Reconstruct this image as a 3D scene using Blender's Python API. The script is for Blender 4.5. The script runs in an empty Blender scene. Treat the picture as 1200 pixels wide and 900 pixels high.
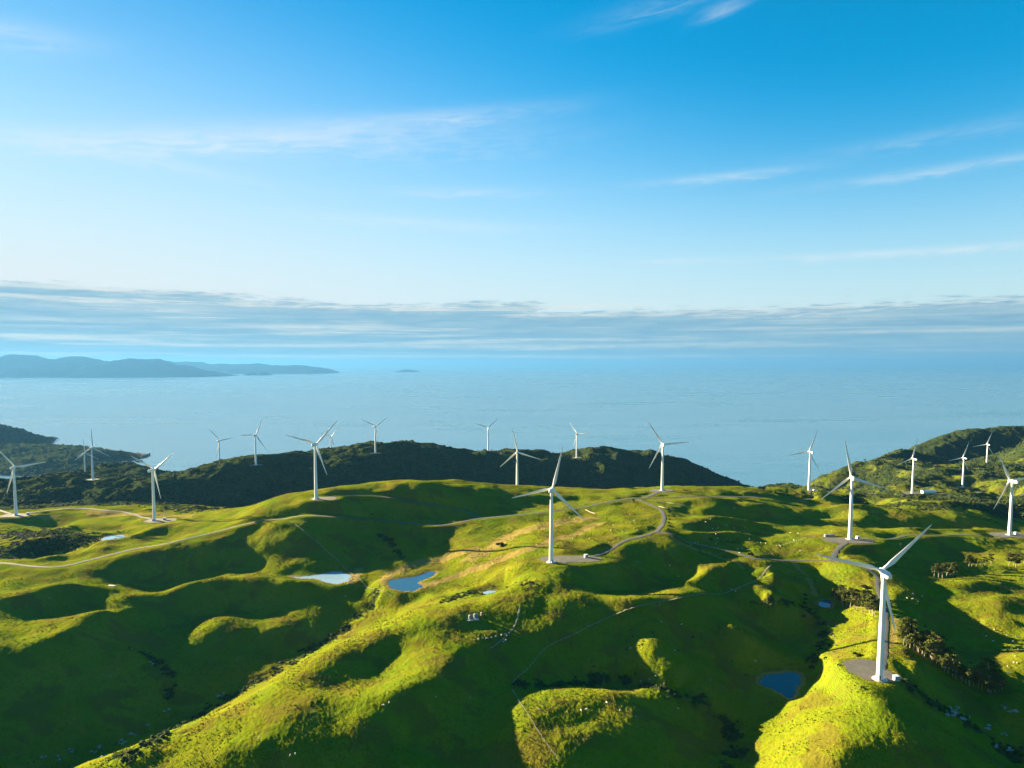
import bpy, bmesh, math, random
import numpy as np
from mathutils import Vector, Matrix, kdtree
from math import radians, sin, cos, pi
EXPO = 2.76; SKY_STR = .05; SKY_TINT = (.175, .66, .80); SKY_SAT = 1.5; SUN_STR = 5.0; SUN_COL = (1.0, .80, .50)
def L_(r, g, b):
    """a colour read off the sky of the photograph, as radiance before exposure"""
    f = lambda c: ((c / 255 + .055) / 1.055) ** 2.4 if c > 10 else c / 255 / 12.92
    return tuple(f(c) / 2 ** EXPO for c in (r, g, b))
VEIL = L_(233, 241, 243); CIRRUS = L_(238, 246, 250)
BANK_D = L_(126, 176, 203); BANK_L = L_(154, 194, 212); BANK_LOW = L_(132, 184, 210); BANK_S = L_(238, 240, 230)
G1 = (.118, .152, .006); G2 = (.150, .175, .008); G3 = (.185, .172, .012); G4 = (.064, .094, .006)
TAN1 = (.30, .215, .065); TAN2 = (.20, .165, .045); SC1 = (.010, .030, .012); SC2 = (.030, .048, .013); SC3 = (.075, .078, .020)
GRAV1 = (.058, .064, .066); GRAV2 = (.088, .090, .084); PAD1 = (.085, .082, .068); PAD2 = (.125, .115, .088); SEA1 = (.055, .175, .265); SEA2 = (.085, .21, .29)
HAZE_COL = (.075, .235, .48); HAZE_D = 2.4e-5; HAZE_G = .2; HAZE_TOP = 1150.
BUMP = .75; ATH = .10; NR = 1000
S_SAMPLES = 64

# ------------------------------------------------------------------ scene, camera
S = bpy.context.scene
COL = S.collection
CAM_Z = 500.0            # metres above the sea
F = 811.0; PITCH = radians(4.3); V0 = 427.3
PY = V0 + F * math.tan(PITCH)
cam_d = bpy.data.cameras.new('camera'); cam = bpy.data.objects.new('camera', cam_d)
COL.objects.link(cam); S.camera = cam
cam.location = (0, 0, CAM_Z); cam.rotation_euler = (pi / 2 - PITCH, 0, 0)
cam_d.sensor_width = 36; cam_d.lens = 36 * F / 1200
cam_d.shift_y = (PY - 450) / 1200
cam_d.clip_start = 1; cam_d.clip_end = 1.0e6
SUN_AZ = radians(-59); SUN_EL = radians(11.6)

def kk(v):
    t = (v - PY) / F
    return (math.sin(PITCH) + t * math.cos(PITCH)) / (math.cos(PITCH) - t * math.sin(PITCH))
def at_h(u, v, h):
    """ground position of a sight line that ends h metres below the camera"""
    D = h / kk(v); d = D * cos(PITCH) + h * sin(PITCH)
    return ((u - 600) * d / F, D, CAM_Z - h)
def at_d(u, v, D):
    return at_h(u, v, D * kk(v))

# ------------------------------------------------------------------ noise
def _hash(ix, iy, seed):
    n = (ix.astype(np.int64) * 374761393 + iy.astype(np.int64) * 668265263 + seed * 974634777) & 0xffffffff
    n = ((n ^ (n >> 13)) * 1274126177) & 0xffffffff
    n = (n ^ (n >> 16)) & 0xffffffff
    return n / 4294967295.0
def vnoise(x, y, seed=0):
    ix = np.floor(x); iy = np.floor(y); fx = x - ix; fy = y - iy
    def g(a, b):
        t = _hash(ix + a, iy + b, seed) * 2 * pi
        return np.cos(t) * (fx - a) + np.sin(t) * (fy - b)
    sx = fx * fx * fx * (fx * (fx * 6 - 15) + 10); sy = fy * fy * fy * (fy * (fy * 6 - 15) + 10)
    a = g(0, 0); b = g(1, 0); c = g(0, 1); d = g(1, 1)
    return ((a + (b - a) * sx) + ((c + (d - c) * sx) - (a + (b - a) * sx)) * sy) * 1.5
def fbm(x, y, octv=4, seed=0, gain=.5):
    s = 0; a = 1; f = 1
    for i in range(octv):
        s = s + a * vnoise(x * f + i * 17.3, y * f - i * 9.1, seed + i); a *= gain; f *= 2.03
    return s
def sstep(a, b, x):
    t = np.clip((x - a) / (b - a), 0, 1); return t * t * (3 - 2 * t)

# ------------------------------------------------------------------ terrain control
# (u, v, h): sight line of the photograph and metres below the camera
CP = [
# turbine pads
(1031,796,197),(646,659,183),(996,632,191),(370,585,166),(181,610,208),(19,604,212),(109,562,245),(100,559,262),
(257,547,270),(300,545,226),(388,537,285),(440,531,226),(572,528,253),(606,579,217),(675,536,268),(776,575,184),
(948,576,218),(1069,578,254),(1128,571,284),(1156,549,293),(1183,627,213),
# spur F (lit, foreground left of centre)
(640,680,187),(600,692,190),(560,712,191),(520,722,193),(480,735,197),(440,748,200),(400,767,202),(360,786,204.5),(330,800,206.5),
(285,822,210),(250,842,213),(215,852,217),(170,872,220),(100,899,228),
(560,735,193),(600,722,190),(560,690,203),(500,712,206),
# bowl in the spur
(430,785,208),(455,768,207),(400,800,209),
(330,820,204),(420,818,204.5),(480,802,200),(530,775,197),(570,757,194),(610,742,193),(650,728,190),(690,712,188),
(300,860,207),(380,850,205),(460,838,203),(520,808,201),(560,780,200),(330,890,211),(430,875,206),
(200,893,222),
# dark slope below it
(620,780,212),(560,830,217),(600,795,214),(660,755,204),(700,740,201),(480,880,218),(420,899,219),(650,790,218),(540,895,224),
# spur with crest at v 812
(610,813,212),(640,810,211),(680,811,211),(730,811,211),(770,811,216),(600,830,210),(700,835,212),(770,835,212.5),
(620,860,212),(700,865,212.5),(780,870,216),(650,895,216),(740,895,223),
(570,840,217),(840,840,236),(870,870,238),(820,895,236),
# hollow behind it
(600,806,224),(640,800,227),(690,798,229),(740,800,230),(800,812,234),(850,840,239),(880,860,240),
# small spur H
(757,736,198),(760,750,200),(763,770,204),(780,785,208),(805,800,214),(822,812,221),
(735,760,211),(720,785,219),(790,755,210),(820,780,219),
# patch I
(845,728,203),(865,738,206),(884,752,211),(830,740,214),(880,728,215),
# crest band at v 705
(700,735,198),(680,722,191),(720,706,193),(760,702,192),(800,698,194),(850,698,198),(720,718,199),(790,715,202),(850,716,206),
(640,735,192),(700,690,197),(740,690,201),(790,690,201),
# hill J
(690,675,186),(730,660,184),(740,640,179),(770,622,178),(800,640,182),(790,665,194),(830,655,194),(760,680,197),(700,650,182),
(812,684,195),(830,670,188),(860,657,189),(905,657,191),(850,680,201),(840,692,204),
# right of J, towards pond 2
(880,672,199),(870,700,202),(925,700,202),(900,712,211),(870,712,209),(935,680,204),(965,706,219),(920,668,200),(955,668,205),
(955,725,224),(966,745,227),(950,765,230),(900,750,223),(860,765,222),(900,775,229),(870,790,229),(915,802,232),(935,790,232),(895,808,233),
(925,820,233),(885,830,236),(870,850,240),(850,880,243),
# hill K with the near pad
(985,715,214),(985,740,206),(975,770,209),(960,800,212),(945,830,213),(925,860,217),(905,890,222),
(1000,760,201),(1005,790,199),(1000,820,199.5),(990,860,203),(980,899,208),(1031,815,196),(1031,840,200),(1035,870,205),(1040,899,209),
(1060,820,199),(1070,850,203),(1085,890,209),(1065,790,196),(1080,778,198),(1085,800,205),
(1110,830,216),(1140,860,225),(1180,890,232),(1100,800,211),(1130,800,215),(1160,830,222),
(1040,745,195),(1040,720,195),(1036,700,196),(1060,725,199),
(1100,740,211),(1130,760,215),(1100,705,209),(1080,690,200),(1060,690,198),(1020,690,201),
(1165,745,213),(1195,745,210),(1165,790,215),(1195,790,213),(1195,770,210),(1195,830,214),(1170,850,222),(1165,720,206),
# right middle
(1130,690,205),(1160,675,209),(1195,680,208),(1110,675,210),(1150,700,205),(1190,705,205),(1140,660,211),(1180,655,210),
(1030,672,194),(1010,663,190),(985,658,190),(950,655,192),(1050,650,203),(1100,640,209),(1060,672,203),(1120,655,213),
(1090,628,200),(1140,628,206),(1035,632,193),(960,640,193),(920,645,194),
(900,640,194),(860,640,192),(900,625,196),(850,625,189),(810,628,184),(940,625,197),
(920,612,199),(960,615,203),(900,600,194),(960,602,206),(930,592,203),
(1180,608,222),(1150,618,213),
(980,586,216),(1040,583,228),(1100,585,238),(1150,585,245),(1195,585,246),(1195,600,228),
(905,583,196),(870,583,192),(830,583,188),(825,572,184),(890,571,200),(920,572,208),(860,575,190),
# centre, roads
(745,583,182),(700,590,183),(650,597,184),(600,603,184),(545,611,189),(500,614,190),(430,609,184),(340,609,185),
(270,619,192),(235,628,196),(200,636,200),(130,650,205),(60,664,208),(5,660,208),
(720,574,186),(700,577,184),(660,580,184),(640,577,182),(600,577,175),(560,573,168),(520,570,163),(480,566,160),(460,570,162),
(430,580,166),(480,587,174),(540,598,184),(400,583,165),(345,588,168),(310,600,178),(285,605,184),
(450,597,180),(400,600,177),(600,590,182),(520,582,171),
(780,603,182),(772,625,179),(720,610,182),(680,615,182),(640,625,182),(700,628,180),(670,640,181),(600,640,186),(560,655,196),
# central basin and ponds
(484,681,214),(500,668,212),(455,683,214),(530,670,209),(560,668,206),(580,650,197),(540,640,200),(600,625,191),(520,655,208),
(470,672,213),(385,677,216),(350,676,216),(408,676,216),(430,665,214),(440,700,221),(425,720,228),(470,700,219),
(410,735,234),(380,752,239),(350,765,243),(290,800,247),(230,832,252),(180,858,256),(90,893,261),
(468,625,193),(470,645,205),(450,660,211),(440,630,206),(430,645,207),(400,640,200),(350,635,196),(345,650,205),(390,660,210),(340,665,211),
(465,610,193),(500,630,200),(500,645,206),(310,625,192),(330,620,188),
(573,694,205),(600,672,194),(530,690,211),
# left
(280,640,203),(240,650,205),(200,665,214),(150,660,210),(100,668,210),(60,673,208),(40,690,208),(250,670,217),(200,688,223),(300,660,213),
(270,690,219),(255,682,216),(215,690,217),(183,703,219),(300,681,216),(340,683,215),(390,690,218),(430,690,220),
(250,708,225),(320,705,227),(380,710,226),(200,715,226),(300,725,230),(350,735,233),
(250,735,227.5),(225,745,231),(205,740,232),(270,748,232),(230,765,236),(300,755,237),
(155,760,231),(190,782,236),(203,795,240),(185,820,249),(175,845,254),(240,800,244),(250,780,241),
(165,712,217),(110,722,208),(60,745,205),(20,760,203),(0,766,201),(120,745,217),(100,775,220),(140,735,220),(140,775,226),
(0,800,207),(0,850,220),(0,895,230),(60,800,214),(60,850,226),(60,880,238),(120,800,228),(120,850,243),(150,830,240),
(50,720,213),(90,708,213),(20,735,208),(130,695,211),(80,690,206),(30,698,204),(0,703,202),(0,680,210),(10,720,209),
# left, behind the road
(180,645,203),(170,630,205),(130,629,209),(105,640,207),(150,622,209),(200,620,204),(230,615,199),(260,609,193),
(0,650,212),(100,622,215),(60,615,222),(110,612,214),(150,606,214),(200,600,215),(250,600,206),(80,603,216),
(50,595,219),(0,596,220),(230,592,222),
# hill of the two turbines on the left, bush ridges
(60,575,252),(0,592,250),(30,583,250),(150,572,252),(180,582,262),(60,588,262),(120,590,262),(170,595,262),
(0,735,207),(40,722,212),(80,742,205),(10,640,207),(50,632,206),(100,629,207),(20,652,213),(60,650,213),(105,643,211),(140,640,205),(180,632,204),(160,620,205),(190,628,208),(225,622,203),(310,770,240),(180,735,230),(450,645,209),(480,620,193),(400,655,212),(440,668,214),(825,735,209),(790,675,199),(800,690,200),(1058,775,200),(1095,790,208),(1165,700,202),(1190,712,203),(840,591,185),(880,591,189),(820,602,190.5),(860,602,194),(800,609,184),(840,609,186),(815,619,190),(850,619,192),(880,621,195),(1050,598,201),(1100,597,203),(1150,600,206),(1000,601,201),(1050,612,212),(1100,613,213),(1150,612,215),(1000,612,210),(960,581,205),(1040,581,214),(950,592,214),(1020,594,220),(1180,645,212),(1150,705,203),
(925,708,203),(897,670,194),(930,685,199),(1150,655,212),(1195,655,211),(890,690,197),
(740,850,212.5),(660,850,212),
(800,850,219),
(322,735,230),
(345,715,229),
]
# by distance, far land
CD = [
(110,549,1950),(130,545,1980),(165,547,2000),(200,553,2020),(70,560,1800),(240,556,1700),(215,570,1600),(60,570,1650),
(210,557,1560),(187,565,1540),(230,549,1600),(257,545,1844),(275,544,1700),(320,536,1700),(340,532,1750),(360,533,1800),(400,533,1760),
(420,530,1770),(448,529,1780),(480,533,1800),(500,530,1850),(530,529,1930),(560,528,2000),(600,530,2020),(630,532,2000),(650,537,1990),
(690,533,1990),(720,534,2000),(760,536,2030),(800,542,2080),(830,551,2150),(850,561,2230),(866,572,2350),
(250,590,1400),(300,580,1420),(350,585,1400),(420,590,1430),(480,590,1500),(540,592,1560),(600,590,1620),(660,590,1680),(720,590,1750),(780,586,1850),(840,580,2000),
(300,562,1520),(420,560,1600),(500,560,1700),(600,560,1820),(700,560,1860),(760,562,1920),
# right ridge
(905,571,1700),(915,569,1750),(960,559,1900),(990,552,2000),(1010,545,2100),(1040,534,2200),(1060,530,2250),(1075,529,2280),(1100,523,2350),
(1115,519,2380),(1125,511,2420),(1140,505,2450),(1165,503,2480),(1185,500,2500),(1200,501,2500),(1280,490,2500),(1400,480,2500),
(960,572,1650),(1000,570,1800),(1050,548,2120),(1100,545,2250),(1150,530,2330),(1190,518,2380),(1080,548,2150),(1130,543,2150),
(1030,569,1500),(1065,560,1600),(1100,554,1700),(1130,549,1800),(1170,540,1900),(1200,525,1980),(1280,500,2050),(1400,490,2000),
(1190,555,1750),(1195,570,1500),(1190,545,1850),(1280,560,1600),
# headlands on the left
(0,526,3700),(50,524,3750),(90,525,3750),(120,527,3700),(138,534,3600),(145,541,3550),(40,545,3200),(100,548,3220),(60,559,3080),(20,558,3080),(-100,515,3700),(-200,505,3600),
(0,499,4250),(25,505,4250),(45,514,4250),(56,521,4250),(-60,488,4300),(-200,480,4400),(30,520,4080),(0,518,4050),
]
# plain ground positions (x, D, h): outside the frame, and the sea bed
CX = [
(-600,300,205),(-520,420,200),(-560,560,214),(-640,700,206),(-760,850,215),(-900,1000,230),(-1200,1200,250),(-1500,1500,280),
(-480,330,214),(-700,430,212),(-900,600,205),(-1100,800,220),(-420,250,222),(-400,150,230),(-1300,700,240),(-1500,300,240),(-1400,-200,240),
(-800,0,230),(-600,150,215),(-200,200,262),(0,200,262),(-100,300,255),(-250,330,245),(150,250,250),(100,330,240),(0,340,232),(-60,380,222),(300,250,235),(320,300,222),(200,330,232),
(450,250,240),(480,330,228),(600,400,225),(560,520,214),(680,560,212),(800,700,215),(900,850,220),(1100,900,228),(1300,1200,250),(1500,1500,260),(1200,600,230),(1400,300,250),
(0,0,270),(300,0,265),(-300,0,262),(700,0,260),(1200,-300,265),(0,-600,290),(800,-900,290),(-800,-900,290),
(-1900,2000,400),(-1500,2000,370),(-2300,2700,515),(-1900,2500,500),(-1600,2400,470),(-2500,3000,520),(-1850,2800,515),(-1550,2700,515),(-1300,2600,515),(-1900,3250,500),(-2600,3400,460),(-3100,4900,530),(-2700,4900,540),(-2400,4300,530),(-2300,4700,540),(-2900,4400,525),
(-900,2400,500),(-500,2600,515),(-1100,2200,440),(-700,2150,400),(-1600,3300,520),(-1400,3500,540),(-1600,3800,540),(-1800,4200,530),(-2500,4300,520),
(-2200,5200,540),(-2900,5600,540),(-4000,5500,540),(-2900,3950,455),(-2600,3950,462),(-2400,3900,475),(-2250,3850,490),(-3350,4500,400),(-3800,5000,500),(-3500,4900,520),(-2500,3550,470),(-1200,3000,540),(-1900,4700,540),
(0,2600,515),(300,2600,520),(500,2500,500),(700,2450,470),(700,2700,530),(900,2600,520),(850,2300,440),(780,2150,400),
(900,2100,450),(1000,2300,480),(1200,2500,480),(1500,2800,490),(1900,3000,490),(1100,2700,540),(1500,3200,545),(2200,3600,545),(2600,3300,520),
(0,3200,560),(500,3500,570),(-600,3600,570),(0,4600,590),(1500,4800,590),(-1200,5000,580),(3000,5000,590),(3600,3600,560),
(800,1700,345),(750,1950,420),(700,1400,290),(640,1500,320),(560,1600,340),(300,1350,310),(100,1300,310),(-200,1200,300),(-400,1250,290),(0,1500,350),(250,1650,370),(500,1850,400),
(-700,1350,290),(-900,1700,320),(1100,1500,290),
]
MAXS = .46
def _relax():
    """ease neighbouring sight lines whose heights would make a slope steeper than these hills have"""
    c = np.array(CP, float); h = c[:, 2].copy(); fixed = np.arange(len(h)) < 21
    kv = kk(c[:, 1])
    for it in range(400):
        D = h / kv; d = D * cos(PITCH) + h * sin(PITCH); x = (c[:, 0] - 600) * d / F
        dx = x[:, None] - x; dy = D[:, None] - D; dist = np.hypot(dx, dy) + 1.0; dh = h[:, None] - h
        ex = (np.abs(dh) - MAXS * dist) * (dist < 110)
        ex = np.clip(ex, 0, None) * np.sign(dh)
        if np.abs(ex).max() < .5: break
        n = (ex != 0).sum(1) + 1
        mv = -.5 * ex.sum(1) / n
        mv[fixed] = 0
        h += np.clip(mv, -1.5, 1.5)
    return h
CPH = _relax()
def _ctrl():
    pts = [at_h(c[0], c[1], h) for c, h in zip(CP, CPH)] + [at_d(*c) for c in CD] + [(x, y, CAM_Z - h) for x, y, h in CX]
    P = np.array(pts); return P[:, :2] / 100.0, P[:, 2]
_CX, _CZ = _ctrl()
def _tps():
    n = len(_CX); d2 = ((_CX[:, None] - _CX[None]) ** 2).sum(-1)
    K = .5 * d2 * np.log(d2 + 1e-9)
    near = np.hypot(_CX[:, 0], _CX[:, 1] - 4)
    K += np.diag(np.clip(.004 + .0015 * near, 0, .06))             # a little smoothing
    Pm = np.hstack([np.ones((n, 1)), _CX]); A = np.zeros((n + 3, n + 3))
    A[:n, :n] = K; A[:n, n:] = Pm; A[n:, :n] = Pm.T
    s = np.linalg.solve(A, np.concatenate([_CZ, np.zeros(3)])); return s[:n], s[n:]
_W, _AF = _tps()
def tps(x, y):
    x = np.asarray(x, float).ravel() / 100; y = np.asarray(y, float).ravel() / 100; out = np.empty_like(x)
    W = _W.astype(np.float32); cx = _CX.astype(np.float32)
    for i in range(0, len(x), 40000):
        a = x[i:i + 40000].astype(np.float32)[:, None]; b = y[i:i + 40000].astype(np.float32)[:, None]
        d2 = (a - cx[:, 0]) ** 2 + (b - cx[:, 1]) ** 2
        out[i:i + 40000] = (.5 * d2 * np.log(d2 + 1e-9)) @ W
    return out + _AF[0] + _AF[1] * x + _AF[2] * y
# ------------------------------------------------------------------ helpers
def tag(o, label=None, cat=None, group=None, kind=None):
    if label: o['label'] = label
    if cat: o['category'] = cat
    if group: o['group'] = group
    if kind: o['kind'] = kind
    return o
def link(name, me, mat=None, parent=None):
    o = bpy.data.objects.new(name, me); COL.objects.link(o)
    if mat is not None and me is not None and len(me.materials) == 0: me.materials.append(mat)
    if parent is not None: o.parent = parent
    return o
def empty(name, loc, rz=0):
    o = bpy.data.objects.new(name, None); COL.objects.link(o)
    o.location = loc; o.rotation_euler = (0, 0, rz); o.empty_display_size = .5; return o
def mesh_np(name, V, Fq, smooth=True):
    me = bpy.data.meshes.new(name); V = np.asarray(V, np.float32); Fq = np.asarray(Fq, np.int32); k = Fq.shape[1]
    me.vertices.add(len(V)); me.vertices.foreach_set('co', V.ravel())
    me.loops.add(Fq.size); me.loops.foreach_set('vertex_index', Fq.ravel())
    me.polygons.add(len(Fq)); me.polygons.foreach_set('loop_start', np.arange(0, Fq.size, k, dtype=np.int32))
    me.polygons.foreach_set('loop_total', np.full(len(Fq), k, np.int32))
    me.polygons.foreach_set('use_smooth', np.full(len(Fq), smooth))
    me.update(); me.validate(); return me
def from_bm(name, bm, smooth=False):
    me = bpy.data.meshes.new(name); bmesh.ops.recalc_face_normals(bm, faces=bm.faces); bm.to_mesh(me); bm.free()
    if smooth:
        for p in me.polygons: p.use_smooth = True
    return me
def grid_faces(nr, nc):
    i = np.arange(nr - 1)[:, None] * nc + np.arange(nc - 1)[None]
    return np.stack([i, i + 1, i + nc + 1, i + nc], -1).reshape(-1, 4)

class NT:
    """tiny node-tree writer"""
    def __init__(s, nt): s.nt = nt; nt.nodes.clear()
    def n(s, t, **kw):
        nd = s.nt.nodes.new(t)
        for k, v in kw.items():
            if k.startswith('i_'):
                key = k[2:]; key = int(key) if key.isdigit() else key.replace('_', ' ')
                s.set(nd.inputs[key], v)
            else: setattr(nd, k, v)
        return nd
    def set(s, sock, v):
        if isinstance(v, bpy.types.NodeSocket): s.nt.links.new(v, sock)
        elif isinstance(v, bpy.types.Node): s.nt.links.new(v.outputs[0], sock)
        else:
            if hasattr(sock.default_value, '__len__') and not hasattr(v, '__len__'): v = (v,) * len(sock.default_value)
            if hasattr(sock.default_value, '__len__') and len(sock.default_value) == 4 and len(v) == 3: v = (*v, 1)
            sock.default_value = v
    def m(s, op, a, b=0, c=None, clamp=False):
        nd = s.nt.nodes.new('ShaderNodeMath'); nd.operation = op; nd.use_clamp = clamp
        s.set(nd.inputs[0], a); s.set(nd.inputs[1], b)
        if c is not None: s.set(nd.inputs[2], c)
        return nd.outputs[0]
    def ss(s, x, a, b, o0=0., o1=1.):
        nd = s.nt.nodes.new('ShaderNodeMapRange'); nd.interpolation_type = 'SMOOTHSTEP'
        s.set(nd.inputs[0], x); s.set(nd.inputs[1], a); s.set(nd.inputs[2], b); s.set(nd.inputs[3], o0); s.set(nd.inputs[4], o1)
        return nd.outputs[0]
    def mix(s, f, a, b, blend='MIX'):
        nd = s.nt.nodes.new('ShaderNodeMix'); nd.data_type = 'RGBA'; nd.blend_type = blend
        s.set(nd.inputs[0], f); s.set(nd.inputs[6], a); s.set(nd.inputs[7], b); return nd.outputs[2]
    def noise(s, vec, scale, detail=4, rough=.5, dist=0):
        nd = s.nt.nodes.new('ShaderNodeTexNoise'); s.set(nd.inputs['Vector'], vec)
        nd.inputs['Scale'].default_value = scale; nd.inputs['Detail'].default_value = detail
        nd.inputs['Roughness'].default_value = rough; nd.inputs['Distortion'].default_value = dist
        return nd.outputs['Fac']
    def comb(s, x, y, z=0):
        nd = s.nt.nodes.new('ShaderNodeCombineXYZ'); s.set(nd.inputs[0], x); s.set(nd.inputs[1], y); s.set(nd.inputs[2], z); return nd.outputs[0]
def new_mat(name):
    m = bpy.data.materials.new(name); m.use_nodes = True; t = NT(m.node_tree)
    out = t.n('ShaderNodeOutputMaterial'); b = t.n('ShaderNodeBsdfPrincipled')
    t.nt.links.new(b.outputs[0], out.inputs[0]); return m, t, b, out
def simple_mat(name, col, rough=.6, var=.12, scale=3., metallic=0, bump=0):
    m, t, b, out = new_mat(name); tc = t.n('ShaderNodeTexCoord')
    nz = t.noise(tc.outputs['Object'], scale, 5, .6)
    c = t.mix(nz, [x * (1 - var) for x in col], [min(1, x * (1 + var)) for x in col])
    t.set(b.inputs['Base Color'], c); b.inputs['Roughness'].default_value = rough; b.inputs['Metallic'].default_value = metallic
    if bump:
        bp = t.n('ShaderNodeBump', i_Height=nz, i_Strength=.6, i_Distance=bump); t.set(b.inputs['Normal'], bp)
    return m

# ------------------------------------------------------------------ world, sun
S.view_settings.view_transform = 'Standard'; S.view_settings.look = 'None'; S.view_settings.gamma = 1
S.view_settings.exposure = EXPO; S.view_settings.use_curve_mapping = False
W = bpy.data.worlds.new('World'); S.world = W; W.use_nodes = True
t = NT(W.node_tree)
out = t.n('ShaderNodeOutputWorld'); bg = t.n('ShaderNodeBackground'); bg.inputs[1].default_value = SKY_STR
t.nt.links.new(bg.outputs[0], out.inputs[0])
tc = t.n('ShaderNodeTexCoord'); sp = t.n('ShaderNodeSeparateXYZ', i_0=tc.outputs['Generated'])
X, Y, Z = sp.outputs
zc = t.m('MAXIMUM', Z, .004)
sky = t.n('ShaderNodeTexSky', sky_type='NISHITA', sun_disc=False)
sky.sun_elevation = SUN_EL; sky.sun_rotation = SUN_AZ; sky.altitude = 0; sky.air_density = 1.0; sky.dust_density = .35; sky.ozone_density = 2.2
t.set(sky.inputs[0], t.comb(X, Y, zc))
base = t.mix(1.0, sky.outputs[0], SKY_TINT, 'MULTIPLY')
azd0 = t.m('MULTIPLY', t.m('ARCTAN2', X, Y), 57.2958); base = t.mix(1., base, t.mix(t.ss(azd0, -60., 15.), (.70, .60, .66), (1., 1., 1.)), 'MULTIPLY')
hs = t.n('ShaderNodeHueSaturation'); hs.inputs['Saturation'].default_value = SKY_SAT; t.set(hs.inputs['Color'], base); base = hs.outputs[0]
az = t.m('ARCTAN2', X, Y); el = t.m('MULTIPLY', t.m('ARCSINE', zc), 57.2958); azd = t.m('MULTIPLY', az, 57.2958)
# pale veil low down, wider towards the sun
veil_top = t.ss(azd, -45., 35., 40., 23.)
veil = t.m('POWER', t.ss(t.m('DIVIDE', el, veil_top), 0., 1., 1., 0.), 1.7)
veil = t.m('MINIMUM', t.m('MULTIPLY', veil, t.ss(azd, -60., 50., 1.15, .92)), 1.)
base = t.mix(veil, base, tuple(c / SKY_STR for c in VEIL))
# cirrus: long thin streaks, a little tilted
def streak(az0, el0, half_az, half_el, tilt, amt, seed, colr=None):
    global base
    a = t.m('SUBTRACT', azd, az0); e = t.m('SUBTRACT', t.m('SUBTRACT', el, el0), t.m('MULTIPLY', a, tilt))
    nz = t.noise(t.comb(t.m('ADD', t.m('MULTIPLY', a, .35), seed), t.m('MULTIPLY', e, 2.2), seed), 1.0, 8, .62, .6)
    e2 = t.m('ADD', e, t.m('MULTIPLY', t.m('SUBTRACT', nz, .5), half_el * 2.2))
    ga = t.m('DIVIDE', a, half_az); ge = t.m('DIVIDE', e2, half_el)
    r = t.m('ADD', t.m('MULTIPLY', ga, ga), t.m('MULTIPLY', ge, ge))
    k = t.m('MULTIPLY', t.m('EXPONENT', t.m('MULTIPLY', r, -1.)), t.ss(nz, .3, .68, .25, 1.))
    base = t.mix(t.m('MULTIPLY', k, amt), base, tuple(c / SKY_STR for c in (colr or CIRRUS)))
for a in [(-24, 16.0, 13, .9, .13, .62, 1.3), (-12, 17.2, 14, 1.4, .05, .30, 8.1), (-7, 18.8, 9, .6, .10, .42, 4.4), (-36, 20.5, 5, .8, .10, .40, 2.2), (-28, 14.4, 8, .5, -.09, .30, 7.7),
          (16.5, 14.2, 5.5, .34, .03, .42, 3.1), (32, 13.2, 8, .36, .03, .36, 5.9), (31, 15.4, 8, .5, .04, .16, 6.3), (16.4, 25.3, 1.6, .4, .2, .34, 9.4), (12, 26.0, 6, .7, .15, .14, 11.4), (-4, 13.6, 6, .4, .01, .3, 12.),
          (-7, 11.2, 9, .45, -.03, .35, 13.), (30, 7.9, 11, .28, -.01, .55, 14.), (13, 8.2, 3, .2, 0, .35, 15.)]:
    streak(*a)
# the bank of stratus over the horizon
n1 = t.noise(t.comb(t.m('MULTIPLY', azd, .06), t.m('MULTIPLY', el, .35), 3.), 1., 6, .6)
n2 = t.noise(t.comb(t.m('MULTIPLY', azd, .22), t.m('MULTIPLY', el, 2.6), 9.), 1., 8, .62, .4)
n3 = t.noise(t.comb(t.m('MULTIPLY', azd, .05), t.m('MULTIPLY', el, 2.3), 5.), 1., 7, .58, .3)
n4 = t.noise(t.comb(t.m('MULTIPLY', azd, .5), t.m('MULTIPLY', el, 5.), 2.), 1., 6, .6, .5)
top = t.ss(azd, -38., 10., 5.7, 4.75)
top = t.m('ADD', top, t.m('MULTIPLY', t.m('SUBTRACT', n1, .5), 2.2))
top = t.m('ADD', top, t.m('MULTIPLY', t.m('SUBTRACT', n2, .5), 1.9))
n5 = t.noise(t.comb(t.m('MULTIPLY', azd, .16), t.m('MULTIPLY', el, .7), 6.), 1., 5, .6, .3)
top = t.m('ADD', top, t.m('MULTIPLY', t.m('SUBTRACT', n5, .5), 2.2))
bank = t.ss(t.m('SUBTRACT', top, el), -.10, t.ss(n4, .3, .7, .25, .9))
body = t.mix(t.ss(n2, .35, .65), tuple(c / SKY_STR for c in BANK_D), tuple(c / SKY_STR for c in BANK_L))
lowm = t.ss(el, .3, 3.2, .75, .0)
body = t.mix(lowm, body, tuple(c / SKY_STR for c in BANK_LOW))
st = t.m('MULTIPLY', t.ss(n3, .50, .62), t.ss(n4, .3, .6, .35, 1.))
st = t.m('MULTIPLY', st, t.ss(azd, -10., 30., .65, .28))
body = t.mix(st, body, tuple(c / SKY_STR for c in BANK_S))
rim = t.m('MULTIPLY', t.ss(t.m('SUBTRACT', top, el), .5, 1.3, 1., 0.), t.ss(n4, .35, .6))
body = t.mix(t.m('MULTIPLY', rim, .55), body, tuple(c / SKY_STR for c in BANK_S))
base = t.mix(t.m('MULTIPLY', bank, .93), base, body)
for a in [(-16, 2.95, 5, .24, .0, .85, 21.), (0, 1.5, 15, .17, 0, .8, 22.), (-31, 1.9, 9, .22, 0, .6, 23.), (-3, .65, 9, .14, 0, .5, 24.), (29, 2.4, 9, .12, 0, .5, 25.), (6, 4.75, 6, .22, .01, .6, 26.), (-28, 4.2, 9, .3, 0, .45, 27.), (20, 4.3, 8, .16, 0, .4, 28.), (-34, 3.1, 7, .16, 0, .5, 29.)]:
    streak(*a, colr=BANK_S)
t.set(bg.inputs[0], base)
W.cycles.sampling_method = 'MANUAL'; W.cycles.sample_map_resolution = 512

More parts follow.
